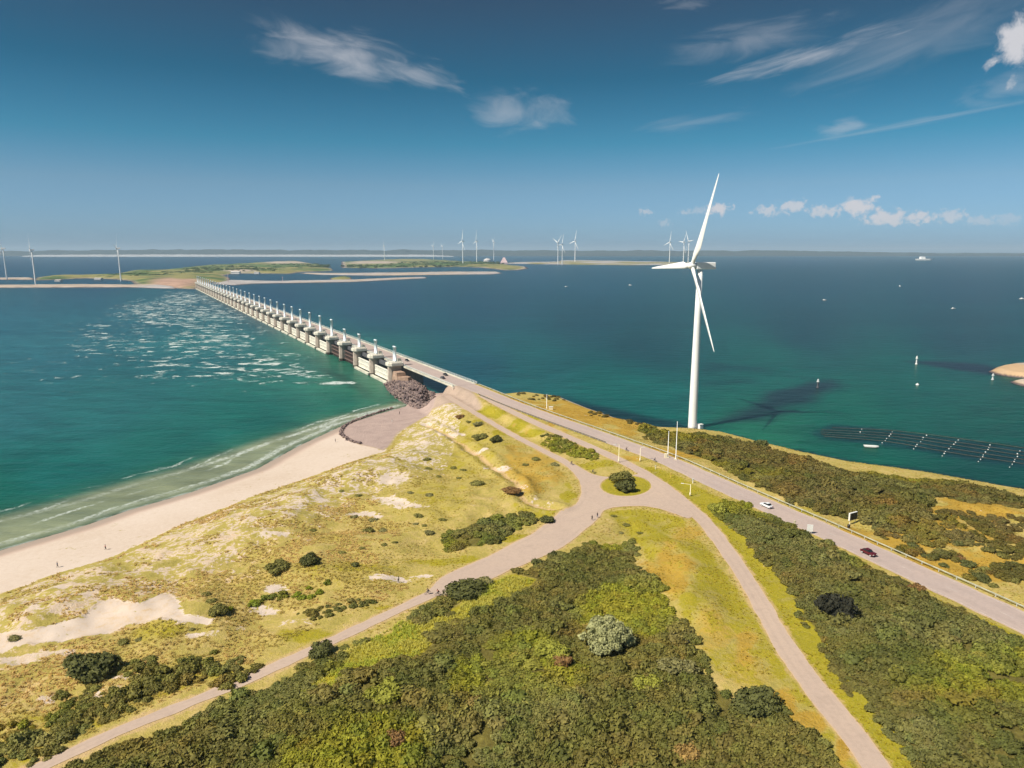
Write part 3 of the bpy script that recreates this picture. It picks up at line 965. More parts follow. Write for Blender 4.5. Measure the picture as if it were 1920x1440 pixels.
# ------------------------------------------------------------------ water
gxs = list(np.arange(-460, 460, 4.0))
while gxs[-1] < 48000:
    gxs.append(gxs[-1] + max(4.0, (gxs[-1] - 440) * 0.09))
lft = [-460.0]
while lft[-1] > -48000:
    lft.append(lft[-1] - max(5.0, (-lft[-1] - 440) * 0.05))
wx = np.array(lft[::-1][:-1] + gxs)
gys = [-400.0, -200.0, -60.0] + list(np.arange(60, 640, 4.0))
while gys[-1] < 60000:
    gys.append(gys[-1] + max(5.0, (gys[-1] - 560) * 0.045))
wy = np.array(gys)
WX, WY = np.meshgrid(wx, wy)


def srgb(c):
    c = np.array(c) / 255.0
    return np.where(c <= 0.04045, c / 12.92, ((c + 0.055) / 1.055) ** 2.4)


# own colour of the water (bed, depth and turbidity) at places named by where the photograph shows them
WCOL = [((0, 560), (40, 82, 98)), ((300, 560), (40, 88, 100)), ((100, 650), (42, 85, 96)), ((0, 760), (40, 84, 90)), ((200, 760), (38, 88, 90)), ((400, 640), (46, 100, 104)), ((560, 690), (48, 108, 98)), ((660, 760), (36, 104, 88)), ((480, 780), (26, 92, 84)),
        ((300, 840), (30, 88, 82)), ((100, 900), (24, 84, 80)), ((0, 930), (20, 80, 70)), ((690, 740), (60, 120, 96)), ((620, 700), (60, 116, 96)), ((0, 500), (32, 66, 96)), ((200, 500), (32, 66, 96)),
        ((500, 560), (36, 68, 94)), ((700, 560), (38, 70, 96)), ((900, 560), (36, 72, 92)), ((1100, 520), (36, 76, 96)), ((1100, 600), (30, 68, 80)), ((1500, 520), (30, 66, 80)), ((1800, 520), (30, 64, 80)), ((1200, 640), (26, 66, 72)),
        ((1500, 620), (26, 62, 70)), ((1800, 620), (24, 62, 68)), ((1000, 690), (32, 94, 96)), ((900, 690), (34, 86, 100)), ((1150, 720), (22, 98, 92)), ((1450, 680), (24, 92, 82)), ((1700, 720), (14, 88, 76)), ((1600, 780), (18, 96, 78)),
        ((1850, 780), (16, 84, 70)), ((1430, 810), (40, 108, 84)), ((1600, 850), (18, 92, 76)), ((1850, 890), (14, 74, 66)), ((1200, 760), (22, 98, 92)), ((1000, 480), (44, 78, 104)), ((1500, 480), (40, 74, 98)), ((400, 485), (34, 68, 98))]
PXW, PYW = project(WX, np.maximum(WY, 40), 0.0)
WSAT = np.array((0.70, 1.06, 1.0))
PXW, PYW = np.clip(PXW, -500, 2400), np.clip(PYW, 470, 1600)
num, den = np.zeros(WX.shape + (3,)), np.zeros(WX.shape)
for (px, py), c in WCOL:
    w = 1.0 / (((PXW - px) / 1.6) ** 2 + (PYW - py) ** 2 + 300.0) ** 1.6
    num += w[..., None] * srgb(c)
    den += w
WC = num / den[..., None] * WSAT * (0.64 + 0.42 * np.clip(1 - PXW / 800, 0, 1) * sstep(PYW, 520, 620))[..., None]
wl = [U(*p)[:2] for p in ((0, 969), (110, 942), (200, 916), (330, 881), (420, 852), (500, 824), (560, 806), (620, 785), (700, 766), (765, 752))]
a, b = np.array(wl[0]), np.array(wl[1])
wl = [tuple(a + (a - b) / np.linalg.norm(a - b) * 420)] + wl
SHELF = wl + WLINE[::-1]
sh = sdist(WX, WY, SHELF, 90.0)
dwl = seg_dist(WX, WY, WLINE)
shallow = sstep(sh, -7, 5)
GREENEDGE = sstep(sh, -26, -2) * (1 - shallow)
WC = WC * (1 - 0.45 * GREENEDGE[..., None]) + srgb((46, 92, 66)) * 0.45 * GREENEDGE[..., None]
tn = (fbm(WX, WY, 14, 41, 3) - 0.5) * 0.5
WC = WC * (1 - shallow[..., None]) + (srgb((118, 126, 100)) * (1 + tn[..., None])) * shallow[..., None]
# weed beds, stone ridges and mussel beds under the surface
for poly, c, amt, soft in (([(1350, 790), (1385, 768), (1430, 738), (1500, 722), (1560, 712), (1578, 722), (1540, 742), (1480, 768), (1420, 786)], (38, 52, 64), .85, 9),
                           ([(1690, 677), (1760, 678), (1852, 683), (1890, 700), (1850, 702), (1770, 690)], (38, 40, 56), .85, 9),
                           ([(1050, 742), (1120, 758), (1200, 780), (1290, 792), (1310, 806), (1240, 808), (1150, 788), (1090, 768)], (20, 48, 56), .85, 5),
                                                      ([(1330, 680), (1440, 690), (1440, 700), (1330, 695)], (24, 62, 68), .5, 8), ([(1300, 712), (1420, 708), (1440, 720), (1310, 724)], (24, 66, 70), .5, 8),
                           ([(1525, 812), (1560, 796), (1672, 806), (1800, 822), (1990, 852), (1990, 890), (1830, 866), (1700, 842), (1600, 828), (1545, 822)], (20, 64, 72), .78, 3),
                           ([(1440, 838), (1505, 851), (1600, 870), (1730, 888), (1990, 934), (1990, 926), (1730, 881), (1600, 863), (1505, 844)], (12, 48, 46), .8, 2),
                           ([(600, 690), (640, 700), (700, 735), (690, 745), (640, 715)], (20, 70, 62), .6, 4)):
    s = sdist(WX, WY, [U(*p)[:2] for p in poly], 120.0) + (fbm(WX, WY, 30, 51, 4) - 0.5) * soft * 2.5
    k = sstep(s, -soft, soft) * amt
    WC = WC * (1 - k[..., None]) + srgb(c) * 0.45 * k[..., None]
FOAM = np.zeros(WX.shape)
for px, py, rx, ry, amt in ((350, 590, 210, 44, .80), (300, 580, 110, 30, .85), (400, 640, 160, 55, .74), (480, 690, 140, 44, .80), (350, 690, 150, 45, .66), (220, 640, 150, 60, .62), (610, 718, 90, 6, 1.15), (560, 700, 80, 14, .9), (500, 680, 60, 16, 1.0), (350, 560, 70, 20, .9), (120, 700, 170, 60, .42)):
    r = np.hypot((PXW - px) / rx, (PYW - py) / ry)
    FOAM = np.maximum(FOAM, amt * (1 - sstep(r, 0.3, 1.2)))
tip = ((WX - F0[0]) * FN[0] + (WY - F0[1]) * FN[1])
FOAM = np.where((tip > -4) & (WY > 300), 0, FOAM)
SURF = np.where(sh > -8, 1.0, 0.0) * (1 - sstep(dwl, 34, 46))
m, n, b, out = material('sea_water')
pos = n.new('ShaderNodeNewGeometry').outputs['Position']
base = n.attr('wcol', 'GEOMETRY', 'Color')
wv = n.noise(n.mapping(pos, rot=(0, 0, R(24)), scale=(0.35, 1.0, 1)), 0.09, 5.0, 0.6)
band = n.noise(n.mapping(pos, scale=(0.12, 1.0, 1)), 0.010, 4.0, 0.6, 0.5)
col = n.mix(1.0, base, n.ramp(wv, [(0.3, (0.70, 0.73, 0.74)), (0.7, (1.32, 1.28, 1.27))]), 'MULTIPLY')
col = n.mix(1.0, col, n.ramp(band, [(0.3, (0.80, 0.84, 0.88)), (0.7, (1.2, 1.16, 1.12))]), 'MULTIPLY')
fn = n.noise(n.mapping(pos, rot=(0, 0, R(-6)), scale=(0.72, 1.0, 1)), 0.074, 7.0, 0.66, 0.8)
fm = n.step(n.math('ADD', n.math('MULTIPLY', n.attr('foam'), 0.62), n.math('MULTIPLY', n.math('SUBTRACT', fn, 0.5), 2.9)), 0.50, 0.82)
fm = n.math('MULTIPLY', n.math('MULTIPLY', fm, n.step(n.attr('foam'), 0.02, 0.2)), n.step(n.noise(pos, 0.30, 4.0, 0.7), 0.30, 0.52))
sd_ = n.attr('shore')
jit = n.math('MULTIPLY', n.math('SUBTRACT', n.noise(pos, 0.03, 5.0, 0.62), 0.5), 20.0)
ph = n.math('FRACT', n.math('DIVIDE', n.math('ADD', sd_, jit), 11.0))
line = n.math('SUBTRACT', 1.0, n.step(n.math('ABSOLUTE', n.math('SUBTRACT', ph, 0.5)), 0.02, 0.13))
lace = n.step(n.noise(pos, 0.55, 4.0, 0.7), 0.36, 0.60)
brk = n.step(n.noise(pos, 0.028, 4.0, 0.6), 0.44, 0.56)
outer = n.math('SUBTRACT', 1.0, n.step(n.math('ABSOLUTE', n.math('SUBTRACT', n.math('ADD', n.attr('shelf'), n.math('MULTIPLY', jit, 0.22)), 5.0)), 0.6, 2.6))
outer = n.math('MULTIPLY', n.math('MULTIPLY', outer, n.attr('edge')), n.step(n.noise(pos, 0.05, 3.0, 0.6), 0.30, 0.48))
sf = n.math('MULTIPLY', n.math('MULTIPLY', n.math('MAXIMUM', n.math('MULTIPLY', line, brk), outer), n.attr('surf')), lace)
swash = n.math('MULTIPLY', n.math('SUBTRACT', 1.0, n.step(n.math('ABSOLUTE', n.math('ADD', sd_, n.math('MULTIPLY', jit, 0.12))), 0.3, 1.6)), n.attr('surf'))
foam = n.math('MAXIMUM', n.math('MAXIMUM', n.math('MULTIPLY', fm, 0.95), n.math('MULTIPLY', sf, 0.80)), n.math('MULTIPLY', swash, 0.5))
n.put(b.inputs['Base Color'], n.mix(foam, col, (0.55, 0.60, 0.57)))
n.put(b.inputs['Roughness'], n.math('ADD', 0.30, n.math('MULTIPLY', foam, 0.5)))
b.inputs['IOR'].default_value = 1.33
b.subsurface_method = 'BURLEY'                   # light spreads inside the water, so shadows on it are soft
b.inputs['Subsurface Weight'].default_value = 0.9
b.inputs['Subsurface Radius'].default_value = (1.0, 1.0, 1.0)
b.inputs['Subsurface Scale'].default_value = 9.0
b.inputs['Specular IOR Level'].default_value = 0.14
bp = n.new('ShaderNodeBump')
bp.inputs['Strength'].default_value = 0.55
bp.inputs['Distance'].default_value = 1.2
w1 = n.noise(n.mapping(pos, rot=(0, 0, R(20)), scale=(0.45, 1.0, 1)), 0.16, 4.0, 0.6, 0.3)
w2 = n.noise(n.mapping(pos, rot=(0, 0, R(35)), scale=(0.5, 1.0, 1)), 0.7, 2.0, 0.5)
n.put(bp.inputs['Height'], n.math('ADD', w1, n.math('MULTIPLY', w2, 0.25)))
n.put(b.inputs['Normal'], bp.outputs[0])
M['water'] = m
ny, nx = WX.shape
i = np.arange(ny * nx).reshape(ny, nx)
F = np.stack([i[:-1, :-1], i[:-1, 1:], i[1:, 1:], i[1:, :-1]], -1).reshape(-1, 4)
me = fast_mesh('water', np.stack([WX.ravel(), WY.ravel(), np.zeros(WX.size)], -1), F, M['water'], True)
add_attr(me, 'wcol', np.concatenate([WC.reshape(-1, 3), np.ones((WX.size, 1))], 1), 'FLOAT_COLOR')
add_attr(me, 'foam', FOAM.ravel())
add_attr(me, 'surf', SURF.ravel())
add_attr(me, 'shore', dwl.ravel())
add_attr(me, 'shelf', sh.ravel())
add_attr(me, 'edge', (0.35 + 0.65 * sstep(PXW, 330, 480)).ravel())
tag(link('water', me), 'teal sea on both sides of the barrier', kind='structure')

# ------------------------------------------------------------------ far land
m, n, b, out = material('far_land')
pos = n.new('ShaderNodeNewGeometry').outputs['Position']
base = n.attr('lcol', 'GEOMETRY', 'Color')
q = n.noise(pos, 0.02, 5.0, 0.65)
n.put(b.inputs['Base Color'], n.mix(1.0, base, n.ramp(q, [(0.3, (0.72, 0.72, 0.72)), (0.7, (1.2, 1.2, 1.2))]), 'MULTIPLY'))
b.inputs['Roughness'].default_value = 0.95
b.inputs['Specular IOR Level'].default_value = 0.1
M['far_land'] = m
PAL = {'spit': (0.50, 0.345, 0.205), 'sand': (0.44, 0.36, 0.29), 'stone': (0.40, 0.37, 0.36), 'dark': (0.09, 0.075, 0.08), 'green': (0.10, 0.155, 0.05), 'gold': (0.25, 0.23, 0.09), 'pink': (0.42, 0.27, 0.20), 'deep': (0.045, 0.085, 0.04)}


def islet(name, px, label, hmax, slope, inner, step, edge='stone', dark=3.0, spots_=(), rough=1.0, base='dark'):
    P = [U(*p)[:2] for p in px]
    A = np.array(P)
    lo, hi = A.min(0) - step * 2, A.max(0) + step * 2
    st = np.maximum(step, (hi - lo) / 420)
    X, Y = np.meshgrid(np.arange(lo[0], hi[0], st[0]), np.arange(lo[1], hi[1], st[1]))
    s = sdist(X, Y, P, 400.0)
    nz = fbm(X, Y, 90 * rough, 61, 4)
    Z = np.clip(s * slope, -3, hmax) + np.where(s > 12, (nz - 0.45) * hmax * 0.9, 0)
    a, b_ = np.array(PAL[inner[0]]), np.array(PAL[inner[1]])
    t = sstep(fbm(X, Y, 140 * rough, 71, 4), 0.40, 0.60)[..., None]
    col = a * (1 - t) + b_ * t
    t2 = sstep(fbm(X, Y, 60 * rough, 81, 4), 0.58, 0.66)[..., None] * (0.75 if len(inner) > 2 else 0)
    if len(inner) > 2:
        col = col * (1 - t2) + np.array(PAL[inner[2]]) * t2
    px_, py_ = project(X, Y, 0.0)
    for x0, y0, rx, ry, c in spots_:
        k = (1 - sstep(np.hypot((px_ - x0) / rx, (py_ - y0) / ry), 0.4, 1.1))[..., None]
        col = col * (1 - k) + np.array(PAL[c]) * k
    e = sstep(s, dark, dark * 4)[..., None]
    col = np.array(PAL[edge]) * (1 - e) + col * e
    e = sstep(Z, 0.5, 1.3)[..., None]
    col = np.array(PAL[base]) * (1 - e) + col * e
    ny, nx = X.shape
    i = np.arange(ny * nx).reshape(ny, nx)
    F = np.stack([i[:-1, :-1], i[:-1, 1:], i[1:, 1:], i[1:, :-1]], -1).reshape(-1, 4)
    z = Z.ravel()
    F = F[z[F].max(1) > -0.8]
    me = fast_mesh(name, np.stack([X.ravel(), Y.ravel(), z], -1), F, M['far_land'], True)
    add_attr(me, 'lcol', np.concatenate([col.reshape(-1, 3), np.ones((X.size, 1))], 1), 'FLOAT_COLOR')
    return tag(link(name, me), label, kind='structure')


islet('island', [(62, 526), (100, 525), (160, 522), (215, 524), (245, 527), (252, 533), (290, 537), (330, 541), (365, 543), (385, 536), (398, 530), (428, 531), (432, 522), (420, 516), (440, 513), (480, 513), (540, 514), (570, 510), (625, 508), (622, 503), (602, 502), (618, 500), (600, 497), (560, 490), (500, 492), (420, 497), (375, 499), (300, 508), (240, 509), (200, 517), (130, 519), (70, 520)],
      'low green and sandy work island where the barrier ends', 7, 0.14, ('gold', 'green', 'deep'), 8, 'sand', 4, ((330, 532, 60, 9, 'pink'), (300, 538, 80, 5, 'pink'), (345, 522, 30, 8, 'gold'), (450, 510, 40, 4, 'sand'), (150, 521, 50, 3, 'gold'), (540, 494, 60, 3, 'sand')))
islet('breakwater', [(-220, 533.5), (0, 535.5), (150, 535), (300, 535), (330, 538), (330, 542), (240, 539), (100, 539.5), (0, 540), (-220, 541)], 'long low stone breakwater in front of the left turbines', 3.2, 0.25, ('stone', 'sand'), 4, 'stone', 2)
islet('far_shore', [(-220, 521.5), (0, 522), (64, 521.5), (64, 525), (0, 524.5), (-220, 524.5)], 'pale bank behind the breakwater', 3, 0.2, ('stone', 'sand'), 5, 'stone', 2)
islet('harbour_mole', [(395, 533), (430, 526), (470, 527), (520, 528), (570, 527.3), (660, 525.5), (760, 521.7), (800, 520), (800, 522), (760, 524), (660, 529), (570, 530.5), (480, 532), (440, 535)], 'thin pale harbour mole beyond the barrier', 3, 0.25, ('stone', 'sand'), 4, 'stone', 2)
islet('harbour_mole', [(560, 512.5), (640, 513), (700, 512.5), (760, 511.8), (860, 510), (935, 510.5), (942, 512.5), (925, 514.5), (860, 515), (760, 516.5), (690, 517), (600, 515.5)], 'pale curved sandbank mole beyond the first mole', 3, 0.2, ('sand', 'stone'), 5, 'stone', 2)
islet('islet', [(618, 522), (640, 519.5), (658, 520), (660, 524), (640, 525.5), (620, 525)], 'small brown islet in the harbour beyond the barrier', 4, 0.2, ('gold', 'green'), 4, 'pink', 2)
islet('island', [(640, 502.5), (720, 503.5), (790, 501.5), (860, 500.5), (900, 502), (945, 507), (975, 506.5), (992, 503.5), (985, 500), (960, 497), (930, 493), (880, 491), (820, 487), (760, 486), (700, 488), (640, 491)],
      'green polder land behind the harbour with sandy edge', 8, 0.05, ('green', 'gold', 'deep'), 10, 'sand', 10, ((700, 494, 60, 4, 'sand'), (760, 489, 60, 3, 'gold'), (840, 496, 60, 4, 'green'), (950, 503, 40, 3, 'gold')), 1.6)
islet('sandbar', [(940, 494.5), (1040, 496), (1180, 497.5), (1330, 496.5), (1330, 493), (1210, 490.5), (1100, 488.5), (1050, 488.5), (1040, 491), (960, 492)], 'long pale flat carrying the far turbines', 4, 0.04, ('stone', 'gold'), 12, 'stone', 6, (), 1.6)
islet('sandbank', [(1853, 697), (1865, 690), (1890, 686), (1925, 684), (2000, 688), (2000, 712), (1925, 710), (1895, 707), (1870, 703)], 'orange sandy spit with stone edge in the calm water', 3.4, 0.5, ('spit', 'sand'), 1.5, 'spit', 1.0, (), 0.3, 'dark')
islet('sandbank', [(1893, 716), (1925, 712), (2000, 715), (2000, 738), (1925, 726), (1905, 721)], 'second lower sandy spit in front of the first', 2.6, 0.5, ('spit', 'sand'), 1.5, 'spit', 1.0, (), 0.3, 'dark')


def ridge(name, pts, label, col_, y0, y1, zf, seedn):
    """a long strip of far coast rising from the water: pts = (px, height)"""
    px = np.array([p[0] for p in pts], float)
    hh = np.array([p[1] for p in pts], float)
    t = np.linspace(px[0], px[-1], 700)
    h = np.interp(t, px, hh)
    X = (t - 960) / FPX * math.cos(PITCH) * 1.0
    rows = []
    for k, (yy, zz) in enumerate(((y0, -2.0), (y0 + (y1 - y0) * .4, 0.62), (y1, 1.0), (y1 + (y1 - y0) * 2, 0.0))):
        z = (zf + h * zz * (0.80 + 0.40 * fbm(t, t * 0 + k, 26, seedn, 4))) if zz > 0 else np.full(t.shape, -2.0)
        rows.append(np.stack([X * yy, np.full(t.shape, yy), z], -1))
    V = np.stack(rows, 0)
    i = np.arange(V.shape[0] * V.shape[1]).reshape(V.shape[:2])
    F = np.stack([i[:-1, :-1], i[:-1, 1:], i[1:, 1:], i[1:, :-1]], -1).reshape(-1, 4)
    me = fast_mesh(name, V.reshape(-1, 3), F, M['far_land'], True)
    add_attr(me, 'lcol', np.tile((*col_, 1.0), (V.shape[0] * V.shape[1], 1)), 'FLOAT_COLOR')
    return tag(link(name, me), label, kind='structure')


ridge('far_beach', [(40, 4), (80, 22), (200, 26), (600, 26), (800, 24), (850, 2)], 'white far beach below the horizon', (0.42, 0.43, 0.44), 10800, 11200, 4, 5)
ridge('far_hills', [(-400, 70), (60, 74), (90, 92), (300, 98), (500, 98), (700, 96), (900, 92), (1100, 86), (1300, 84), (1500, 76), (1640, 60), (1760, 40), (2400, 40)], 'dark wooded coast along the horizon', (0.055, 0.075, 0.075), 12000, 12600, 8, 8)
0 and ridge('far_beach', [(1005, 2), (1020, 14), (1080, 14), (1095, 2)], 'small white beach right of the turbine pair', (0.8, 0.8, 0.8), 11500, 11700, 62, 9)


# ------------------------------------------------------------------ vegetation
def leaf_cloud(lobes, n, size, flat=0.75, seed=0, core=True):
    """leaf clumps on the surface of overlapping lobes (x, y, z, r), plus a rough inner body that closes the crown"""
    r = np.random.default_rng(seed)
    L = np.array(lobes, float)
    w = L[:, 3] ** 2
    k = r.choice(len(L), n, p=w / w.sum())
    d = r.normal(size=(n, 3))
    d[:, 2] = np.abs(d[:, 2]) * 0.9 - 0.25
    d /= np.linalg.norm(d, axis=1)[:, None]
    rad = L[k, 3] * r.uniform(0.72, 1.12, n)
    c = L[k, :3] + d * rad[:, None] * np.array((1, 1, flat))
    c[:, 2] = np.maximum(c[:, 2], 0.02)
    nr_ = d + r.normal(size=(n, 3)) * 0.55
    nr_ /= np.linalg.norm(nr_, axis=1)[:, None]
    t = np.cross(nr_, r.normal(size=(n, 3)))
    t /= np.linalg.norm(t, axis=1)[:, None]
    s = np.cross(nr_, t)
    a = size * r.uniform(0.6, 1.25, n)[:, None]
    bb = a * r.uniform(0.55, 0.9, n)[:, None]
    V = np.stack([c - t * a, c - s * bb * 0.9, c + t * a, c + s * bb], 1).reshape(-1, 3)
    F = np.arange(4 * n).reshape(n, 4)
    tri = np.concatenate([F[:, [0, 1, 2]], F[:, [0, 2, 3]]])
    if core:
        bm = bmesh.new()
        for x, y, z, q in lobes:
            bmesh.ops.create_icosphere(bm, subdivisions=1, radius=q * 0.80, matrix=Matrix.Translation((x, y, z)) @ Matrix.Diagonal((1, 1, flat, 1)))
        bm.verts.ensure_lookup_table()
        cv_ = np.array([v.co[:] for v in bm.verts])
        cv_ += r.normal(size=cv_.shape) * 0.06
        cv_[:, 2] = np.maximum(cv_[:, 2], -0.1)
        cf = np.array([[v.index for v in f.verts] for f in bm.faces])
        bm.free()
        tri = np.concatenate([tri, cf + len(V)])
        V = np.concatenate([V, cv_])
    return V, tri


def lobes(seed, n=6, spread=0.55, r0=0.42, r1=0.62, z0=0.25, z1=0.55):
    r = np.random.default_rng(seed)
    out = [(0, 0, z1 * 0.9, r1)]
    for k in range(n):
        a = 2 * math.pi * (k + r.uniform(-.3, .3)) / n
        out.append((spread * math.cos(a) * r.uniform(.7, 1.1), spread * math.sin(a) * r.uniform(.7, 1.1), r.uniform(z0, z1), r.uniform(r0, r1)))
    return out


def silver_lobes(seed):
    r = np.random.default_rng(seed)
    out = [(0, 0, .35, .6)]
    for k in range(44):
        a, e = r.uniform(0, 6.283), math.asin(r.uniform(-.15, 1))
        q = r.uniform(.62, .80)
        out.append((q * math.cos(a) * math.cos(e), q * math.sin(a) * math.cos(e), .32 + q * .72 * math.sin(e), r.uniform(.14, .24)))
    return out


hidden = bpy.data.collections.new('plant_library')          # never linked to the scene: only sources for the scatter


def proto(name, V, T, mat):
    o = bpy.data.objects.new(name, fast_mesh(name, V, T, mat))
    hidden.objects.link(o)
    return o


BUSH = [proto('bush_source', *leaf_cloud(lobes(10 + k, 5 + k % 3), 230, 0.17, 0.8, 30 + k), M['leaf_tint']) for k in range(6)]


def tuft(seed, n=12):
    r = np.random.default_rng(seed)
    V, T = [], []
    for k in range(n):
        a = r.uniform(0, 6.283)
        lean = r.uniform(0.15, 0.8)
        h = r.uniform(0.5, 1.0)
        p = np.array((r.normal() * .18, r.normal() * .18, -0.05))
        d = np.array((math.cos(a), math.sin(a), 0))
        s = np.array((-math.sin(a), math.cos(a), 0)) * 0.10
        i = len(V)
        V += [p - s, p + s, p + d * lean * .45 + s * .7 + (0, 0, h * .7), p + d * lean * .45 - s * .7 + (0, 0, h * .7), p + d * lean + (0, 0, h * .9)]
        T += [(i, i + 1, i + 2), (i, i + 2, i + 3), (i + 3, i + 2, i + 4)]
    return np.array(V), np.array(T)


TUFT = [proto('tuft_source', *tuft(50 + k), M['grass_tint']) for k in range(4)]


def scatter_tree(name, protos):
    g = bpy.data.node_groups.new(name, 'GeometryNodeTree')
    g.interface.new_socket('Geometry', in_out='INPUT', socket_type='NodeSocketGeometry')
    g.interface.new_socket('Geometry', in_out='OUTPUT', socket_type='NodeSocketGeometry')
    nd, lk = g.nodes, g.links
    gi, go = nd.new('NodeGroupInput'), nd.new('NodeGroupOutput')
    j = nd.new('GeometryNodeJoinGeometry')
    for p in protos:
        oi = nd.new('GeometryNodeObjectInfo')
        oi.inputs['Object'].default_value = p
        ti = nd.new('GeometryNodeGeometryToInstance')
        lk.new(oi.outputs['Geometry'], ti.inputs[0])
        lk.new(ti.outputs[0], j.inputs[0])
    ip = nd.new('GeometryNodeInstanceOnPoints')
    ip.inputs['Pick Instance'].default_value = True

    def named(nm, ty):
        q = nd.new('GeometryNodeInputNamedAttribute')
        q.data_type = ty
        q.inputs['Name'].default_value = nm
        return [o for o in q.outputs if o.enabled and o.name == 'Attribute'][0]
    lk.new(gi.outputs[0], ip.inputs['Points'])
    lk.new(j.outputs[0], ip.inputs['Instance'])
    lk.new(named('pick', 'INT'), ip.inputs['Instance Index'])
    er = nd.new('FunctionNodeEulerToRotation')
    lk.new(named('turn', 'FLOAT_VECTOR'), er.inputs[0])
    lk.new(er.outputs[0], ip.inputs['Rotation'])
    lk.new(named('size', 'FLOAT_VECTOR'), ip.inputs['Scale'])
    lk.new(ip.outputs[0], go.inputs[0])
    return g


BUSH_TREE = scatter_tree('bush_scatter', BUSH)
TUFT_TREE = scatter_tree('tuft_scatter', TUFT)


def scatter(name, label, P, size, tint, tree, nproto, cat=None):
    n_ = len(P)
    me = bpy.data.meshes.new(name)
    me.vertices.add(n_)
    me.vertices.foreach_set('co', np.asarray(P, np.float32).ravel())
    add_attr(me, 'pick', rng.integers(0, nproto, n_), 'INT')
    turn = np.stack([rng.normal(0, .12, n_), rng.normal(0, .12, n_), rng.uniform(0, 6.283, n_)], -1)
    add_attr(me, 'turn', turn, 'FLOAT_VECTOR')
    add_attr(me, 'size', size, 'FLOAT_VECTOR')
    add_attr(me, 'tint', np.concatenate([tint, np.ones((n_, 1))], 1), 'FLOAT_COLOR')
    o = link(name, me)
    md = o.modifiers.new('scatter', 'NODES')
    md.node_group = tree
    return tag(o, label, kind='stuff')


def jitter(poly, sp, wobble=3.0, seed=0):
    A = np.array(poly)
    lo, hi = A.min(0), A.max(0)
    X, Y = np.meshgrid(np.arange(lo[0], hi[0], sp), np.arange(lo[1], hi[1], sp))
    X = X.ravel() + rng.uniform(-.6, .6, X.size) * sp
    Y = Y.ravel() + rng.uniform(-.6, .6, Y.size) * sp
    s = sdist(X, Y, poly, 30) + (fbm(X, Y, 7, 91 + seed, 3) - 0.5) * wobble
    k = s > 0
    return X[k], Y[k], s[k]


OLIVE = np.array([(0.205, 0.200, 0.038), (0.215, 0.180, 0.050), (0.35, 0.335, 0.026), (0.125, 0.145, 0.032), (0.33, 0.215, 0.048), (0.27, 0.265, 0.085)])


def scrub_tint(x, y, seed, pal=OLIVE, shift=0.0):
    a = fbm(x, y, 26, seed, 3)
    b_ = fbm(x, y, 7, seed + 5, 3)
    w = np.zeros((len(x), len(pal)))
    w[:, 0] = 0.8
    w[:, 1] = sstep(a, 0.42, 0.62) * 1.2
    w[:, 2] = sstep(1 - a + shift, 0.46, 0.64) * 2.2
    w[:, 3] = sstep(b_, 0.55, 0.68) * 2.2
    w[:, 4] = sstep(1 - b_, 0.64, 0.74) * 1.0
    w[:, 5] = sstep(fbm(x, y, 12, seed + 9, 3), 0.57, 0.68) * 1.5
    c = (w @ pal) / w.sum(1)[:, None]
    return c * rng.uniform(0.84, 1.16, (len(x), 1)) * (1 + rng.normal(0, .03, (len(x), 3)))


def thicket(name, label, poly, sp, smin, smax, seed, holes=(), keep=1.0, pal=OLIVE, shift=0.0, tall=0.95, wobble=3.0):
    x, y, s = jitter(poly, sp, wobble, seed)
    k = rng.random(len(x)) < keep
    for hpoly in holes:
        k &= (sdist(x, y, hpoly, 30) + (fbm(x, y, 8, 97, 3) - 0.5) * 5) < 0
    x, y, s = x[k], y[k], s[k]
    k = fbm(x, y, 5.5, seed + 11, 3) > 0.315                 # gaps down to the ground
    x, y, s = x[k], y[k], s[k]
    z = H(x, y)
    r = np.where(rng.random(len(x)) < 0.05, 1.45, 1.0) * rng.uniform(smin, smax, len(x)) * (0.75 + 0.25 * sstep(s, 0, 4)) * (0.8 + 0.5 * fbm(x, y, 9, seed + 3, 3))
    size = np.stack([r, r * rng.uniform(.85, 1.15, len(x)), r * tall * rng.uniform(.7, 1.25, len(x)) * (0.35 + 1.15 * fbm(x, y, 14, seed + 7, 3))], -1)
    return scatter(name, label, np.stack([x, y, z - 0.15], -1), size, scrub_tint(x, y, seed, pal, shift), BUSH_TREE, len(BUSH))


thicket('scrub', 'dense olive and brown thicket filling the middle foreground', CENTRAL, 1.1, 0.95, 1.7, 101, (LUSH,))
thicket('scrub', 'dense dark olive thicket between the service road and the main road', RIGHT, 1.2, 0.95, 1.7, 131, pal=OLIVE * (0.88, 0.89, 0.95), shift=-0.05)
thicket('scrub', 'brownish coastal thicket between the main road and the calm water', COAST, 1.7, 1.1, 2.1, 151, pal=OLIVE * (0.88, 0.80, 0.85), wobble=7, shift=-0.12)
thicket('scrub', 'dark scrub beside the path in the lower left corner', LEFT, 1.25, 0.8, 1.5, 171, keep=0.72, wobble=10, pal=OLIVE * 1.12)
thicket('scrub', 'narrow scrub strip above the access road', SLOPE, 1.6, 1.0, 1.7, 181, wobble=4)
thicket('scrub', 'long dark hedge in the sandy dune hollow', HEDGE, 1.2, 0.9, 1.5, 191, pal=OLIVE * (.8, .95, .75))
thicket('scrub', 'dark oblong thicket beside the wide path', BUSHY, 1.3, 1.0, 1.8, 201, pal=OLIVE * (.85, .9, .9))
thicket('scrub', 'thin strip of low scrub above the narrow path', STRIP, 1.2, 0.6, 1.1, 205, wobble=4)
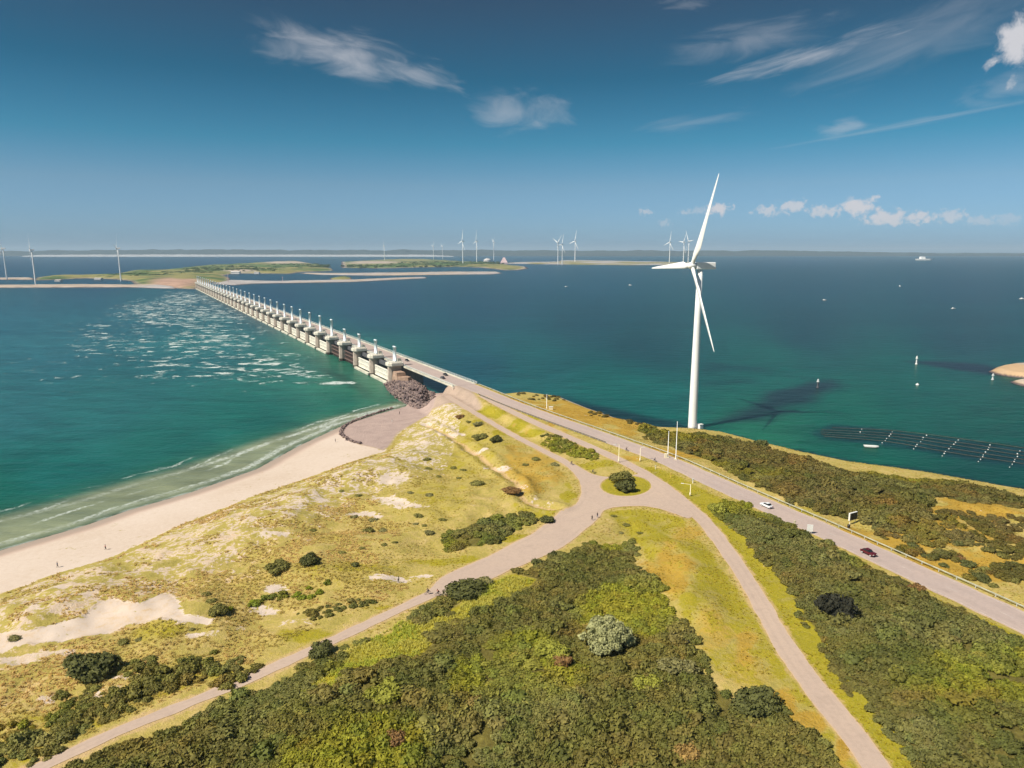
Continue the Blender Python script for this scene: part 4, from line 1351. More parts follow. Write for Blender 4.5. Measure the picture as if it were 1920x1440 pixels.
# loose coastal scrub
cx_, cy_ = [], []
for px, py, rx, ry in COAST_SPOTS:
    k = max(6, int(rx * ry / 16))
    for _ in range(k):
        t, q = rng.uniform(0, 6.283), math.sqrt(rng.random())
        p = G(px + rx * q * math.cos(t), py + ry * q * math.sin(t))
        cx_.append(p[0])
        cy_.append(p[1])
cx_, cy_ = np.array(cx_), np.array(cy_)
k = sdist(cx_, cy_, LAND, 60) > 2.0
for Q in ROADS.values():
    k &= seg_dist(cx_, cy_, Q[::3]) > 8
cx_, cy_ = cx_[k], cy_[k]
r = rng.uniform(0.8, 1.7, len(cx_))
scatter('scrub', 'scattered low scrub on the golden grass near the calm water', np.stack([cx_, cy_, H(cx_, cy_) - .1], -1), np.stack([r, r, r * .8], -1), scrub_tint(cx_, cy_, 161, OLIVE * (0.82, 0.70, 0.8), -0.15), BUSH_TREE, len(BUSH))

# tall bright reeds and dune grass
x, y, s = jitter(LUSH, 0.6, 4.0, 3)
k = rng.random(len(x)) < 0.9
x, y = x[k], y[k]
r = rng.uniform(0.45, 0.9, len(x))
t = sstep(fbm(x, y, 8, 211, 3), .4, .6)[:, None]
scatter('reeds', 'bright yellow green reeds in the gap of the thicket', np.stack([x, y, H(x, y)], -1), np.stack([r, r, r * 1.1], -1), np.array((.52, .55, .085)) * (1 - t) + np.array((.64, .59, .13)) * t, TUFT_TREE, len(TUFT))
DUNEZONE = [DLINE[0], *DLINE[1:9], *GP([(760, 830), (830, 830), (900, 870), (960, 910), (980, 945), (920, 1010), (820, 1070), (700, 1130), (560, 1200), (440, 1250), (330, 1300), (150, 1380), (-80, 1480)])]
DUNEZONE = [p for p in DUNEZONE if p[0] > -200]
x, y, s = jitter(DUNEZONE, 0.95, 2.0, 4)
i_, j_ = (x - GX0).round().astype(int), (y - GY0).round().astype(int)
sa = SAND[j_, i_] + (fbm(x, y, 6, 221, 4) - .5) * 1.5
k = (sa < 0.42) & (SOIL[j_, i_] < 0.4) & (fbm(x, y, 11, 223, 3) > 0.36)
for nm, Q in ROADS.items():
    k &= seg_dist(x, y, Q[::3]) > HALF[nm] + 1.2
k &= sdist(x, y, JUNCTION) < -1.2
k &= (project(x, y, 5.0)[0] + (fbm(x, y, 15, 227, 3) - .5) * 260) < 720
x, y = x[k], y[k]
r = rng.uniform(0.45, 0.95, len(x))
lv = LUSHM[(y - GY0).round().astype(int), (x - GX0).round().astype(int)][:, None]
t = sstep(fbm(x, y, 14, 231, 3), .4, .6)[:, None]
tint_ = (np.array((.66, .47, .19)) * (1 - t) + np.array((.54, .41, .14)) * t) * (1 - lv) + np.array((.42, .38, .06)) * lv
scatter('grass', 'tufts of dry marram grass all over the dunes', np.stack([x, y, H(x, y)], -1), np.stack([r * 1.15, r * 1.15, r * .55], -1), tint_ * rng.uniform(.8, 1.15, (len(x), 1)), TUFT_TREE, len(TUFT))

qx, qy = np.meshgrid(np.arange(-70, 190, 1.15), np.arange(95, 400, 1.15))
qx, qy = qx.ravel() + rng.uniform(-.6, .6, qx.size), qy.ravel() + rng.uniform(-.6, .6, qy.size)
pxx, pyy = project(qx, qy, 6.0)
i_, j_ = np.clip((qx - GX0).round().astype(int), 0, len(gx) - 1), np.clip((qy - GY0).round().astype(int), 0, len(gy) - 1)
k = (pxx > 640) & (pxx < 1990) & (pyy < 1500) & (SOIL[j_, i_] < 0.4) & (SAND[j_, i_] < 0.4) & (PAVE[j_, i_] < 0.3) & (HH[j_, i_] > 1.5) & (sdist(qx, qy, LAND, 40) > 4) & (fbm(qx, qy, 5, 251, 3) > 0.47)
qx, qy = qx[k], qy[k]
k = sdist(qx, qy, JUNCTION) < -0.15
k &= (sdist(qx, qy, LUSH) < 0)
for nm, Q in ROADS.items():
    k &= seg_dist(qx, qy, Q[::3]) > HALF[nm] + 0.15
qx, qy = qx[k], qy[k]
i_, j_ = (qx - GX0).round().astype(int), (qy - GY0).round().astype(int)
r = rng.uniform(0.28, 0.6, len(qx))
lv, gv = np.clip(LUSHM[j_, i_] * 1.3, 0, 1)[:, None], np.clip(GOLD[j_, i_], 0, 1)[:, None]
base_ = np.array((.56, .44, .13)) * (1 - gv) + np.array((.56, .37, .06)) * gv
base_ = base_ * (1 - lv) + np.array((.47, .385, .022)) * lv
scatter('grass', 'short grass on the verges, the field and the open dunes', np.stack([qx, qy, H(qx, qy) - .03], -1), np.stack([r * 1.2, r * 1.2, r * .7], -1), base_ * rng.uniform(.8, 1.15, (len(qx), 1)), TUFT_TREE, len(TUFT))

fx, fy = [], []
for px, py, rx, ry, cnt in ((430, 503, 70, 4, 150), (380, 508, 40, 5, 120), (560, 499, 60, 4, 160), (300, 514, 60, 4, 60), (480, 507, 60, 3, 80), (820, 495, 90, 4, 220), (700, 499, 60, 2.5, 80), (890, 494, 60, 3, 120), (230, 516, 40, 3, 40), (760, 499, 80, 2, 80)):
    for _ in range(cnt):
        t, q = rng.uniform(0, 6.283), math.sqrt(rng.random())
        p = U(px + rx * q * math.cos(t), py + ry * q * math.sin(t), 4.0)
        fx.append(p[0])
        fy.append(p[1])
fx, fy = np.array(fx), np.array(fy)
r = rng.uniform(3.5, 8.0, len(fx)) * (fy / 3000) ** 0.5
scatter('far_woods', 'dark green far woods on the islands behind the barrier', np.stack([fx, fy, np.full(len(fx), 3.0)], -1), np.stack([r * 1.5, r * 1.5, r * .9], -1), np.array((.075, .115, .035)) * rng.uniform(.7, 1.3, (len(fx), 1)), BUSH_TREE, len(BUSH))

# shrubs that stand out one by one
LEAF = {'pale': leaf_material('pale_willow_leaves', (0.42, 0.42, 0.20)), 'dark': leaf_material('dark_green_leaves', (0.125, 0.13, 0.040)), 'olive': leaf_material('olive_leaves', (0.22, 0.205, 0.055)),
        'black': leaf_material('blackish_leaves', (0.042, 0.042, 0.028)), 'rust': leaf_material('rusty_leaves', (0.42, 0.275, 0.09)), 'green': leaf_material('fresh_leaves', (0.32, 0.32, 0.05)), 'grey': leaf_material('grey_green_leaves', (0.24, 0.22, 0.085)), 'brown': leaf_material('brown_leaves', (0.28, 0.16, 0.06))}
SHMESH = {}


def shrub_mesh(kind, big, k):
    key = (kind, big, k)
    if key not in SHMESH:
        n_, sz, nl = ((11000, 0.040, 30) if big == 2 else (1500, 0.095, 9) if big else (380, 0.16, 6))
        V, T = leaf_cloud(silver_lobes(300 + k) if big == 2 else lobes(300 + k, nl, 0.62, 0.30 if big else 0.42, 0.46 if big else 0.6, 0.2, 0.6), n_, sz, 0.85, 400 + k)
        SHMESH[key] = fast_mesh('foliage', V, T, LEAF[kind])
    return SHMESH[key]


STEM = MB().tube((0, 0, -0.35), (0, 0, 0.45), 0.08, 0.04, 7).mesh('stem', M['bark'])


def shrub(px, py, rad, tall, kind, label, big=0, group=None, name='shrub', k=None):
    """rad in pixels of the photograph's half width; (px, py) = where it stands"""
    x, y, z = G(px, py)
    dist = math.hypot(y, CAMZ - z)
    r = rad * dist / FPX
    root = empty(name, (x, y, z - 0.1), random.uniform(0, 6.28))
    k = random.randrange(4) if k is None else k
    f = link('foliage', shrub_mesh(kind, big, k), root)
    f.scale = (r / 0.95 * random.uniform(.85, 1.2), r / 0.95 * random.uniform(.75, 1.1), r * tall / 0.95)
    f.rotation_euler = (random.uniform(-.12, .12), random.uniform(-.12, .12), 0)
    s = link('stem', STEM, root)
    s.scale = (r, r, r)
    return tag(root, label, 'shrub', group)


shrub(1137, 1212, 50, 1.0, 'pale', 'large round silvery green willow bush standing above the thicket', 2, k=1)
shrub(1565, 1154, 29, 1.5, 'black', 'blackish round bush in the thicket right of the service road', 1)
shrub(170, 1262, 45, 0.75, 'dark', 'wide dark green bush on the dune slope at far left', 1)
shrub(1165, 903, 24, 0.8, 'olive', 'wide olive bush at the back of the junction island', 1)
shrub(1171, 920, 19, 1.0, 'dark', 'rounded dark green bush at the front edge of the junction island', 1)
shrub(580, 1056, 18, 0.95, 'dark', 'dark bushy shrub with pointed top on the dune edge', 1)
shrub(521, 1068, 22, 0.7, 'olive', 'low olive shrub left of the pointed dark shrub', 1)
shrub(666, 1061, 8, 0.9, 'dark', 'single small round dark shrub in lush grass above the wide path')
shrub(603, 1227, 20, 1.0, 'dark', 'dark shrub leaning over the narrow path', 1)
shrub(1287, 1422, 24, 1.1, 'rust', 'rusty bush in the thicket near the bottom', 1)
shrub(1268, 1262, 32, 0.8, 'grey', 'pale grey green bush at the edge of the golden field', 1)
shrub(1215, 1290, 26, 0.8, 'green', 'fresh yellow green bush in the middle of the thicket', 1)
shrub(1418, 1328, 44, 0.7, 'dark', 'dark bush at the tip of the thicket beside the golden field', 1)
shrub(1282, 1208, 9, 1.1, 'black', 'small black green bush on the edge of the thicket by the field')
shrub(1425, 838, 15, 0.95, 'dark', 'dark round shrub at the waterline right of the turbine', 1)
shrub(930, 828, 13, 0.9, 'dark', 'dark shrub on the slope left of the access road', 1)
shrub(900, 822, 14, 0.6, 'olive', 'low olive shrub beside the dark one on the slope', 1)
shrub(862, 783, 9, 0.6, 'brown', 'brownish low shrub below the road to the dam')
shrub(896, 797, 10, 0.6, 'grey', 'grey low shrub at the start of the access road')
shrub(1026, 978, 14, 0.7, 'dark', 'dark low shrub on the verge left of the wide path', 1)
shrub(1008, 1058, 12, 0.8, 'dark', 'dark shrub at the lower edge of the wide path')
shrub(1036, 1043, 9, 0.9, 'dark', 'small dark shrub at the near edge of the wide path')
shrub(872, 1112, 34, 0.55, 'dark', 'broad dark shrub where the path narrows', 1)
shrub(912, 1092, 12, 0.7, 'grey', 'small grey shrub by the near edge of the path')
shrub(410, 1150, 18, 0.8, 'olive', 'olive shrub on the sand left of the dune hedge', 1)
shrub(1838, 1086, 16, 0.7, 'dark', 'dark low shrub in golden grass by the right edge', 1)
shrub(960, 922, 18, 0.4, 'brown', 'flat brown shrub beside the sandy trail', 1)
shrub(805, 1000, 9, .6, 'grey', 'small grey tuft of scrub left of the oblong thicket')
shrub(1345, 960, 18, .9, 'green', 'light green bush at the upper tip of the right thicket', 1)
shrub(1720, 1110, 14, 1.0, 'brown', 'brownish bush overhanging the main road edge', 1)
shrub(1035, 1225, 26, .7, 'green', 'yellow green bush left of the silvery bush', 1)
shrub(1055, 1245, 18, .9, 'brown', 'rusty brown bush below the yellow green bush', 1)
shrub(740, 1395, 22, .9, 'brown', 'brown bush at the bottom of the thicket', 1)
shrub(720, 1310, 32, .8, 'green', 'bright green bush below the reeds', 1)
for px, py, rr in ((700, 976, 9), (718, 996, 10), (785, 968, 10), (770, 925, 8), (805, 929, 8), (690, 996, 12), (640, 1037, 7), (664, 970, 8), (672, 930, 8), (800, 862, 9), (803, 880, 8), (822, 894, 6), (850, 878, 7), (868, 882, 7), (861, 897, 6), (895, 908, 14), (780, 983, 6), (796, 986, 6), (740, 1017, 6),
                   (720, 1022, 7), (678, 1028, 6), (586, 995, 7), (640, 921, 6), (830, 975, 8), (1005, 862, 10), (1040, 872, 9), (985, 872, 7), (880, 792, 7), (1150, 968, 6), (1175, 985, 8), (1200, 1000, 7), (1165, 1000, 6), (395, 1128, 10), (385, 1115, 9), (230, 1205, 12), (260, 1200, 7), (280, 1235, 12), (100, 1400, 10), (360, 1180, 6), (28, 1198, 14), (545, 1340, 9)):
    shrub(px, py, rr * 0.85, 0.5, random.choice(('olive', 'olive', 'grey')), 'small low shrub dotted about in the dry dune grass', 0, 'small shrubs dotted over the dune grass')
for px, py, rr in ((1705, 1010, 10), (1712, 1025, 10), (1760, 1035, 9), (1800, 1048, 8), (1815, 1060, 12), (1850, 1070, 10), (1770, 1062, 8), (1880, 1045, 9), (1795, 1020, 9), (1738, 1045, 9), (1900, 1090, 10), (1862, 1100, 8), (1670, 990, 9), (1555, 962, 8), (1905, 1060, 9)):
    shrub(px, py, rr, 0.7, random.choice(('dark', 'olive', 'brown')), 'small dark shrub standing in the golden grass right of the main road', 0, 'small shrubs in the golden grass')

# ------------------------------------------------------------------ rubble mound at the end of the barrier
MOUND = [U(*p, 1.5)[:2] for p in ((722, 716), (735, 703), (762, 706), (800, 727), (812, 742), (800, 766), (782, 762), (752, 746), (734, 732))]
X, Y = np.meshgrid(np.arange(-110, -20, 1.0), np.arange(380, 520, 1.0))
X, Y = X.ravel() + rng.uniform(-.4, .4, X.size), Y.ravel() + rng.uniform(-.4, .4, Y.size)
s = sdist(X, Y, MOUND, 30)
k = s > -1.0
X, Y, s = X[k], Y[k], s[k]
bm = bmesh.new()
bmesh.ops.create_icosphere(bm, subdivisions=1, radius=1.0)
iv = np.array([v.co[:] for v in bm.verts])
fi = np.array([[v.index for v in f.verts] for f in bm.faces])
bm.free()
V, Fq = [], []
for q in range(len(X)):
    top = min(5.2, 0.9 * max(s[q], 0)) + float(fbm(X[q:q + 1], Y[q:q + 1], 7, 241, 3)[0] - .5) * 1.6
    for lev in np.arange(-0.6, top + .4, 1.3):
        if lev < top - 1.8:
            continue
        rot = np.array(Euler((random.random() * 6, random.random() * 6, random.random() * 6)).to_matrix())
        sz = rng.uniform(0.5, 1.15, 3) * 1.0
        v = (iv * (1 + rng.normal(0, .16, (len(iv), 1)))) * sz
        V.append(v @ rot.T + (X[q] + rng.normal() * .3, Y[q] + rng.normal() * .3, max(lev, float(H(X[q], Y[q]))) + .2))
        Fq.append(fi + len(iv) * (len(V) - 1))
tag(link('boulder_rubble', fast_mesh('boulder_rubble', np.concatenate(V), np.concatenate(Fq), M['rock'])), 'heap of brown purple boulders at the land end of the barrier', kind='stuff')
# low dark stone kerb round the paved beach corner
KERB = catmull([U(*p, 1.2) for p in ((735, 762), (690, 776), (660, 788), (645, 797), (639, 808), (645, 818), (660, 828), (675, 834))], 0.7)
V, Fq = [], []
for p in KERB:
    for _ in range(3):
        rot = np.array(Euler((random.random() * 6, random.random() * 6, random.random() * 6)).to_matrix())
        v = iv * (1 + rng.normal(0, .14, (len(iv), 1))) * rng.uniform(.3, .62, 3)
        q = p[:2] + rng.normal(0, .45, 2)
        V.append(v @ rot.T + (q[0], q[1], max(float(H(*q)), 0) + rng.uniform(0.0, .7)))
        Fq.append(fi + len(iv) * (len(V) - 1))
tag(link('boulder_rubble', fast_mesh('boulder_rubble', np.concatenate(V), np.concatenate(Fq), M['rock'])), 'curved dark stone edge of the paved beach corner', kind='stuff')

# ------------------------------------------------------------------ the storm surge barrier
BANG = math.atan2(FU[1], FU[0])                 # local x runs along the barrier, local y = -n (towards the sea)


def ordinal(k):
    a = 'first second third fourth fifth sixth seventh eighth ninth tenth eleventh twelfth thirteenth fourteenth fifteenth sixteenth seventeenth eighteenth nineteenth'.split()
    if k < 19:
        return a[k]
    t = {2: 'twenty', 3: 'thirty', 4: 'forty'}[(k + 1) // 10]
    u_ = (k + 1) % 10
    return (t[:-1] + 'ieth') if u_ == 0 else t + '-' + a[u_ - 1]


def P2(s, n_):
    return s, -n_


NP, SP, S0 = 35, 41.0, 0.0
oct_ = [(-4.5, -9.3), (-3.0, -10.3), (3.0, -10.3), (4.5, -9.3), (4.5, -1.4), (3.0, 0.6), (-3.0, 0.6), (-4.5, -1.4)]
mesh_body = MB().prism([(-2.4, -9.5), (2.4, -9.5), (2.4, -1.8), (1.5, 0.0), (-1.5, 0.0), (-2.4, -1.8)], -4, 13.3, 0.08).mesh('body', M['concrete'], bevel=0.12)
mesh_rear = MB().box((0, -17.0, 3.0), (5.0, 15.0, 14.0), top=(0.9, 1)).box((0, -17.5, 10.9), (6.0, 14.5, 1.8)).mesh('rear_pier', M['concrete'])
mesh_cap = MB().prism(oct_, 13.3, 15.3, 0.0).prism([(p[0] * .86, p[1] * .86 - .6) for p in oct_], 15.3, 15.9, 0.06).mesh('cap', M['cap_concrete'], bevel=0.15)
mesh_house = MB().box((0, -8.2, 16.8), (3.6, 2.0, 1.8)).mesh('machine_house', M['beam_concrete'])
rb = MB()
for a_, b_ in zip(oct_, oct_[1:] + oct_[:1]):
    a_, b_ = (a_[0] * .9, a_[1] * .9 - .4), (b_[0] * .9, b_[1] * .9 - .4)
    for zz in (16.4, 16.9):
        rb.tube((*a_, zz), (*b_, zz), .06, n=5)
    rb.tube((*a_, 15.4), (*a_, 16.9), .06, n=5)
mesh_caprail = rb.mesh('cap_railing', M['rail_metal'])
mesh_sock = MB().prism([(-2.5, -9.55), (2.5, -9.55), (2.5, -1.75), (1.6, 0.1), (-1.6, 0.1), (-2.5, -1.75)], -4, 2.1).mesh('tidal_band', M['weed_concrete'])


def mesh_cyl(h):
    return MB().lathe([(0.98, 15.9), (0.98, 16.9), (0.74, 17.0), (0.74, 15.9 + h * .92), (0.88, 15.9 + h * .92), (0.88, 15.9 + h)], 12).mesh('lifting_cylinder', M['cylinder_steel'], True)


CYL = [mesh_cyl(10.5), mesh_cyl(15.0)]
for k in range(NP):
    s = S0 + SP * k
    x, y = bar(s, 0)
    root = empty('barrier_pier', (x, y, 0), BANG)
    link('body', mesh_body, root)
    link('tidal_band', mesh_sock, root)
    link('rear_pier', mesh_rear, root)
    link('cap', mesh_cap, root)
    link('machine_house', mesh_house, root)
    link('cap_railing', mesh_caprail, root)
    for q in (-1.25, 1.25):
        link('lifting_cylinder', CYL[0 if k < 4 else 1], root, (q, -5.2, 0))
    tag(root, '%s barrier pier counted from the boulder heap%s' % (ordinal(k), ', with shorter lifting cylinders' if k < 4 else ', with tall pale lifting cylinders'), 'barrier pier', 'piers of the storm surge barrier')

gate_mesh = MB().box((0, -3.6, 5.0), (35.4, 0.7, 7.2)).mesh('gate_panel', M['gate_steel'])
rib_bm = MB()
for q in np.linspace(-16.4, 16.4, 13):
    rib_bm.box((q, -3.1, 5.0), (0.35, 0.30, 7.1))
for zz in (1.9, 5.0, 8.2):
    rib_bm.box((0, -3.05, zz), (34.0, 0.42, 0.4))
rib_mesh = rib_bm.mesh('stiffener', M['gate_steel'])
truss = MB()
for q in np.linspace(-15, 15, 7):
    truss.tube((q, -4.1, 3.0), (q, -7.0, 6.5), 0.28, n=6)
truss.tube((-16.5, -7.0, 6.5), (16.5, -7.0, 6.5), 0.5, n=8)
truss_mesh = truss.mesh('truss', M['dark_steel_and_shade'])
sill_mesh = MB().box((0, -0.55, 0.75), (34.9, 2.1, 1.5)).mesh('sill', M['beam_concrete'], bevel=0.08)
sillw_mesh = MB().box((0, -0.6, -1.0), (34.8, 2.0, 1.98)).mesh('tidal_band', M['weed_concrete'])
upper_mesh = MB().box((0, -6.8, 11.0), (35.6, 1.6, 2.8)).mesh('upper_beam', M['dark_steel_and_shade'])  # dark colour stands in for the shade and steelwork above the gates
lowb_mesh = MB().box((0, -3.9, 2.3), (35.4, 0.9, 0.7)).box((0, -3.9, 5.6), (35.4, 0.8, 0.6)).box((0, -3.9, 8.6), (35.4, 0.8, 0.6)).mesh('lower_rail', M['rust_light'])
shaded_gate = MB().box((0, -4.6, 4.2), (35.4, 0.5, 9.6)).mesh('gate_panel', M['shaded_rust'])  # rusty panel coloured near black so the open bay reads as unlit
for k in range(NP - 1):
    s = S0 + SP * (k + 0.5)
    x, y = bar(s, 0)
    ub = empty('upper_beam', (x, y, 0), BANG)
    tag(ub, '%s upper concrete beam, darkened as the shade above the gates, counted from the boulder heap, spanning two piers' % ordinal(k), 'beam', 'upper beams of the barrier')
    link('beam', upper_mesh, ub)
    if k in (2, 3):
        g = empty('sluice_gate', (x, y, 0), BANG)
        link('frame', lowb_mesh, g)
        link('gate_panel', shaded_gate, g)
        tag(g, 'raised sluice opening with a rusty panel darkened as shade, %s bay from the boulder heap' % ordinal(k), 'sluice gate', 'open bays of the barrier')
        continue
    g = empty('sluice_gate', (x, y, 0), BANG)
    link('gate_panel', gate_mesh, g)
    link('stiffener', rib_mesh, g)
    link('truss', truss_mesh, g)
    tag(g, '%s bay from the boulder heap, closed by a cream steel sluice gate' % ordinal(k), 'sluice gate', 'closed sluice gates of the barrier')
    sb = empty('sill_beam', (x, y, 0), BANG)
    link('sill', sill_mesh, sb)
    link('tidal_band', sillw_mesh, sb)
    tag(sb, '%s pale sill beam at the waterline counted from the boulder heap' % ordinal(k), 'sill beam', 'sill beams of the barrier')

# the road bridge on the inner side
L0, L1 = -86.0, S0 + SP * (NP - 1) + 25
x, y = bar(0, 0)
root = empty('road_bridge', (x, y, 0), BANG)
lm = (L0 + L1) / 2
MB().box((lm, -17.8, 12.4), (L1 - L0, 16.0, 1.0)).box((lm, -13.6, 11.85), (L1 - L0, 1.2, 0.1)).obj('deck', M['beam_concrete'], root)
MB().box((lm, -14.5, 11.05), (L1 - L0, 2.6, 1.7)).box((lm, -21.5, 11.05), (L1 - L0, 2.6, 1.7)).obj('girder', M['concrete'], root)
n_s = 140
me_ = MB().box((lm, -17.8, 12.94), (L1 - L0 + 2, 10.6, 0.06)).mesh('roadway', M['main_road'])
add_attr(me_, 'across', np.full(len(me_.vertices), 0.55))
link('roadway', me_, root)
me_ = MB().box((lm, -24.4, 12.96), (L1 - L0, 1.9, 0.10)).box((lm, -11.2, 12.96), (L1 - L0, 1.9, 0.10)).mesh('footway', M['beam_concrete'])
link('footway', me_, root)
for q in (-25.55, -10.05):
    rb = MB()
    for zz in (13.45, 13.8, 14.15):
        rb.box((lm, q, zz), (L1 - L0, 0.10, 0.09))
    for xx in np.arange(L0 + 1, L1, 4.0):
        rb.box((xx, q, 13.55), (0.14, 0.14, 1.2))
    rb.obj('railing', M['rail_metal'], root)
MB().box((L0 - 1.0, -17.8, 8.4), (2.0, 17.0, 7.9)).obj('abutment', M['concrete'], root)
tag(root, 'long straight road bridge running beside the barrier piers', 'bridge')
# concrete wing at the land end of the barrier
x, y = bar(-10, 0)
w = empty('wing_wall', (x, y, 0), BANG)
MB().prism([(6.5, -1), (6.5, -9), (-8, -10.5), (-10, -7.5), (-4, -1)], -2, 7.5, 0.12).obj('wall', M['tan_concrete'], w)
MB().prism([(6.5, -2), (6.5, -8), (-2, -8.5), (-2, -2)], 7.5, 10.0, 0.1).obj('control_block', M['tan_concrete'], w)
tag(w, 'tan concrete end block of the barrier beside the boulders', 'end wall')


# ------------------------------------------------------------------ wind turbines
def blade_mesh(L=46.0):
    secs = [(0.0, 1.9, 1.9, 0), (2.2, 1.9, 1.9, 0), (5.5, 2.8, 1.4, 18), (9.5, 3.7, 0.95, 14), (15, 3.2, .7, 10), (24, 2.4, .5, 6), (34, 1.65, .34, 3), (42, 1.05, .2, 1), (45.2, .6, .1, 0), (46, .12, .04, 0)]
    n_ = 14
    V, F = [], []
    for z, ch, th, tw in secs:
        for k in range(n_):
            a = 2 * math.pi * k / n_
            cx, cy = math.cos(a) * ch / 2, math.sin(a) * th / 2
            if ch > 2 * th:
                cx += ch * 0.17
                cy *= (1.0 if math.cos(a) < 0 else max(0.12, 1 - math.cos(a)))
            t = R(tw)
            V.append((cx * math.cos(t) - cy * math.sin(t), cx * math.sin(t) + cy * math.cos(t), 1.0 + z * L / 46.0))
    for j in range(len(secs) - 1):
        for k in range(n_):
            F.append((j * n_ + k, j * n_ + (k + 1) % n_, (j + 1) * n_ + (k + 1) % n_, (j + 1) * n_ + k))
    me = bpy.data.meshes.new('blade')
    me.from_pydata(V, [], F)
    for p in me.polygons:
        p.use_smooth = True
    me.materials.append(M['white_paint'])
    return me


BLADE = blade_mesh()
bx, by, bz = G(1298, 802)
lo, hi = 40.0, 140.0
for _ in range(40):
    mid_ = (lo + hi) / 2
    if project(bx, by, bz + mid_)[1] > 498:
        lo = mid_
    else:
        hi = mid_
HUB = lo                                           # hub height above the base
ring = []


def make_turbine(loc, yaw, angle, label, hub=HUB, group=None):
    root = empty('wind_turbine', loc, yaw)
    MB().lathe([(2.25, 0), (2.2, 2), (2.0, hub * .35), (1.65, hub * .7), (1.3, hub - 2.2)], 32).obj('tower', M['white_paint'], root, smooth=True)
    nb = MB()
    nb.box((0, 2.6, hub - 0.1), (3.5, 10.5, 3.5), top=(0.86, 1))
    nb.obj('nacelle', M['white_paint'], root, bevel=0.45)
    MB().lathe([(0.05, -2.6), (0.9, -2.3), (1.55, -1.4), (1.75, -0.2), (1.75, 1.2), (1.3, 1.6)], 24, (0, 0, 0), 'y').obj('hub', M['white_paint'], root, (0, -4.4, hub), smooth=True)
    for k in range(3):
        link('blade', BLADE, root, (0, -4.4, hub), (0, angle + k * 2 * math.pi / 3, 0))
    return tag(root, label, 'wind turbine', group)


axis = Vector((-0.973, -0.235))
yaw = math.atan2(axis.y, axis.x) + math.pi / 2
T0 = make_turbine((bx, by, bz), yaw, R(27), 'large white wind turbine on the shore close to the viewer')
st = empty('transformer_cabin', (bx + 3.6, by - 0.5, bz), R(25))
MB().box((0, 0, 1.5), (2.2, 3.0, 3.0)).obj('cabin', M['white_paint'], st, bevel=0.06)
MB().box((0, 0, 3.12), (2.5, 3.3, 0.22)).obj('roof', M['sign_white'], st)
MB().box((-0.2, -1.53, 1.1), (1.0, 0.06, 2.0)).obj('door', M['rail_metal'], st)
tag(st, 'small white cabin at the foot of the large turbine', 'cabin')
MB().lathe([(7.5, -0.6), (7.5, 0.25), (7.2, 0.3)], 24).obj('turbine_pad', M['beam_concrete'], None, (bx, by, bz - 0.15))
tag(bpy.data.objects['turbine_pad'], 'round pale concrete pad under the large turbine', 'concrete pad')

FAR = [(13, 523.5, 465, 0.15, 'at the left edge of the picture, on the bank behind the breakwater'), (67, 533.5, 468, 0.45, 'standing on the long breakwater, left of the island'), (227, 527.5, 465, 1.35, 'on the left tip of the work island'), (721, 489, 461, 0.0, 'alone on the green polder, left of the far group'),
       (813, 487, 462, .7, 'faint and distant, left one of a faint pair'), (830, 486, 463, 1.1, 'faint and distant, right one of a faint pair'), (868, 495, 452, .3, 'first of three tall ones on the polder'), (894, 493, 452, .32, 'second of three tall ones on the polder'), (926, 488, 454, 1.0, 'third of three, right of the tall two'),
       (1046, 496, 455, .9, 'left one of a crossed pair on the pale flat'), (1054, 496, 458, .35, 'right one of a crossed pair on the pale flat'), (1078, 491, 452, .3, 'right of the crossed pair on the pale flat'), (1255, 493, 454, .25, 'alone left of the rightmost far pair'), (1281, 495, 454, .6, 'left one of the rightmost far pair'), (1290, 495, 452, 1.5, 'right one of the rightmost far pair, beside the near blade')]
for px, py, hy, ang, where in FAR:
    x, y, _z = U(px, py, 2.0)
    sc = 1.0
    for _ in range(30):
        e = project(x, y, 2.0 + HUB * sc)[1] - hy
        sc += e * y / FPX / HUB * 0.9
    c = copy_tree(T0)
    c.location = (x, y, 1.2)
    c.scale = (sc * .72, sc * .72, sc)
    c.rotation_euler = (0, 0, yaw + random.uniform(-.12, .5))
    c['label'] = 'far white turbine ' + where
    c['group'] = 'far wind turbines'
    k = 0
    for ch in [o for o in C.objects if o.parent == c and o.name.startswith('blade')]:
        ch.rotation_euler = (0, ang + k * 2 * math.pi / 3, 0)
        k += 1

# ------------------------------------------------------------------ far buildings and masts
def far_building(px, py, w_px, h_m, label, wall, roof, shape='gable', name='far_building'):
    x, y, _z = U(px, py, 3.0)
    w_ = w_px * y / FPX
    root = empty(name, (x, y, 2.0))
    if shape == 'pyramid':
        MB().prism([(-w_ / 2, -w_ / 2), (w_ / 2, -w_ / 2), (w_ / 2, w_ / 2), (-w_ / 2, w_ / 2)], 0, h_m * .2).obj('wall', wall, root)
        MB().prism([(-w_ / 2, -w_ / 2), (w_ / 2, -w_ / 2), (w_ / 2, w_ / 2), (-w_ / 2, w_ / 2)], h_m * .2, h_m, 0.75).obj('roof', roof, root)
    elif shape == 'dome':
        MB().lathe([(w_ / 2, 0), (w_ / 2, h_m * .3)], 20).obj('wall', wall, root)
        MB().lathe([(w_ / 2, h_m * .3), (w_ * .42, h_m * .6), (w_ * .25, h_m * .88), (w_ * .03, h_m)], 20).obj('roof', roof, root, smooth=True)
    else:
        MB().box((0, 0, h_m * .35), (w_, 14, h_m * .7)).obj('wall', wall, root)
        MB().prism([(-8, h_m * .7), (8, h_m * .7), (0, h_m)], -w_ / 2 - .5, w_ / 2 + .5, axis='x').obj('roof', roof, root)
    return tag(root, label, 'building')


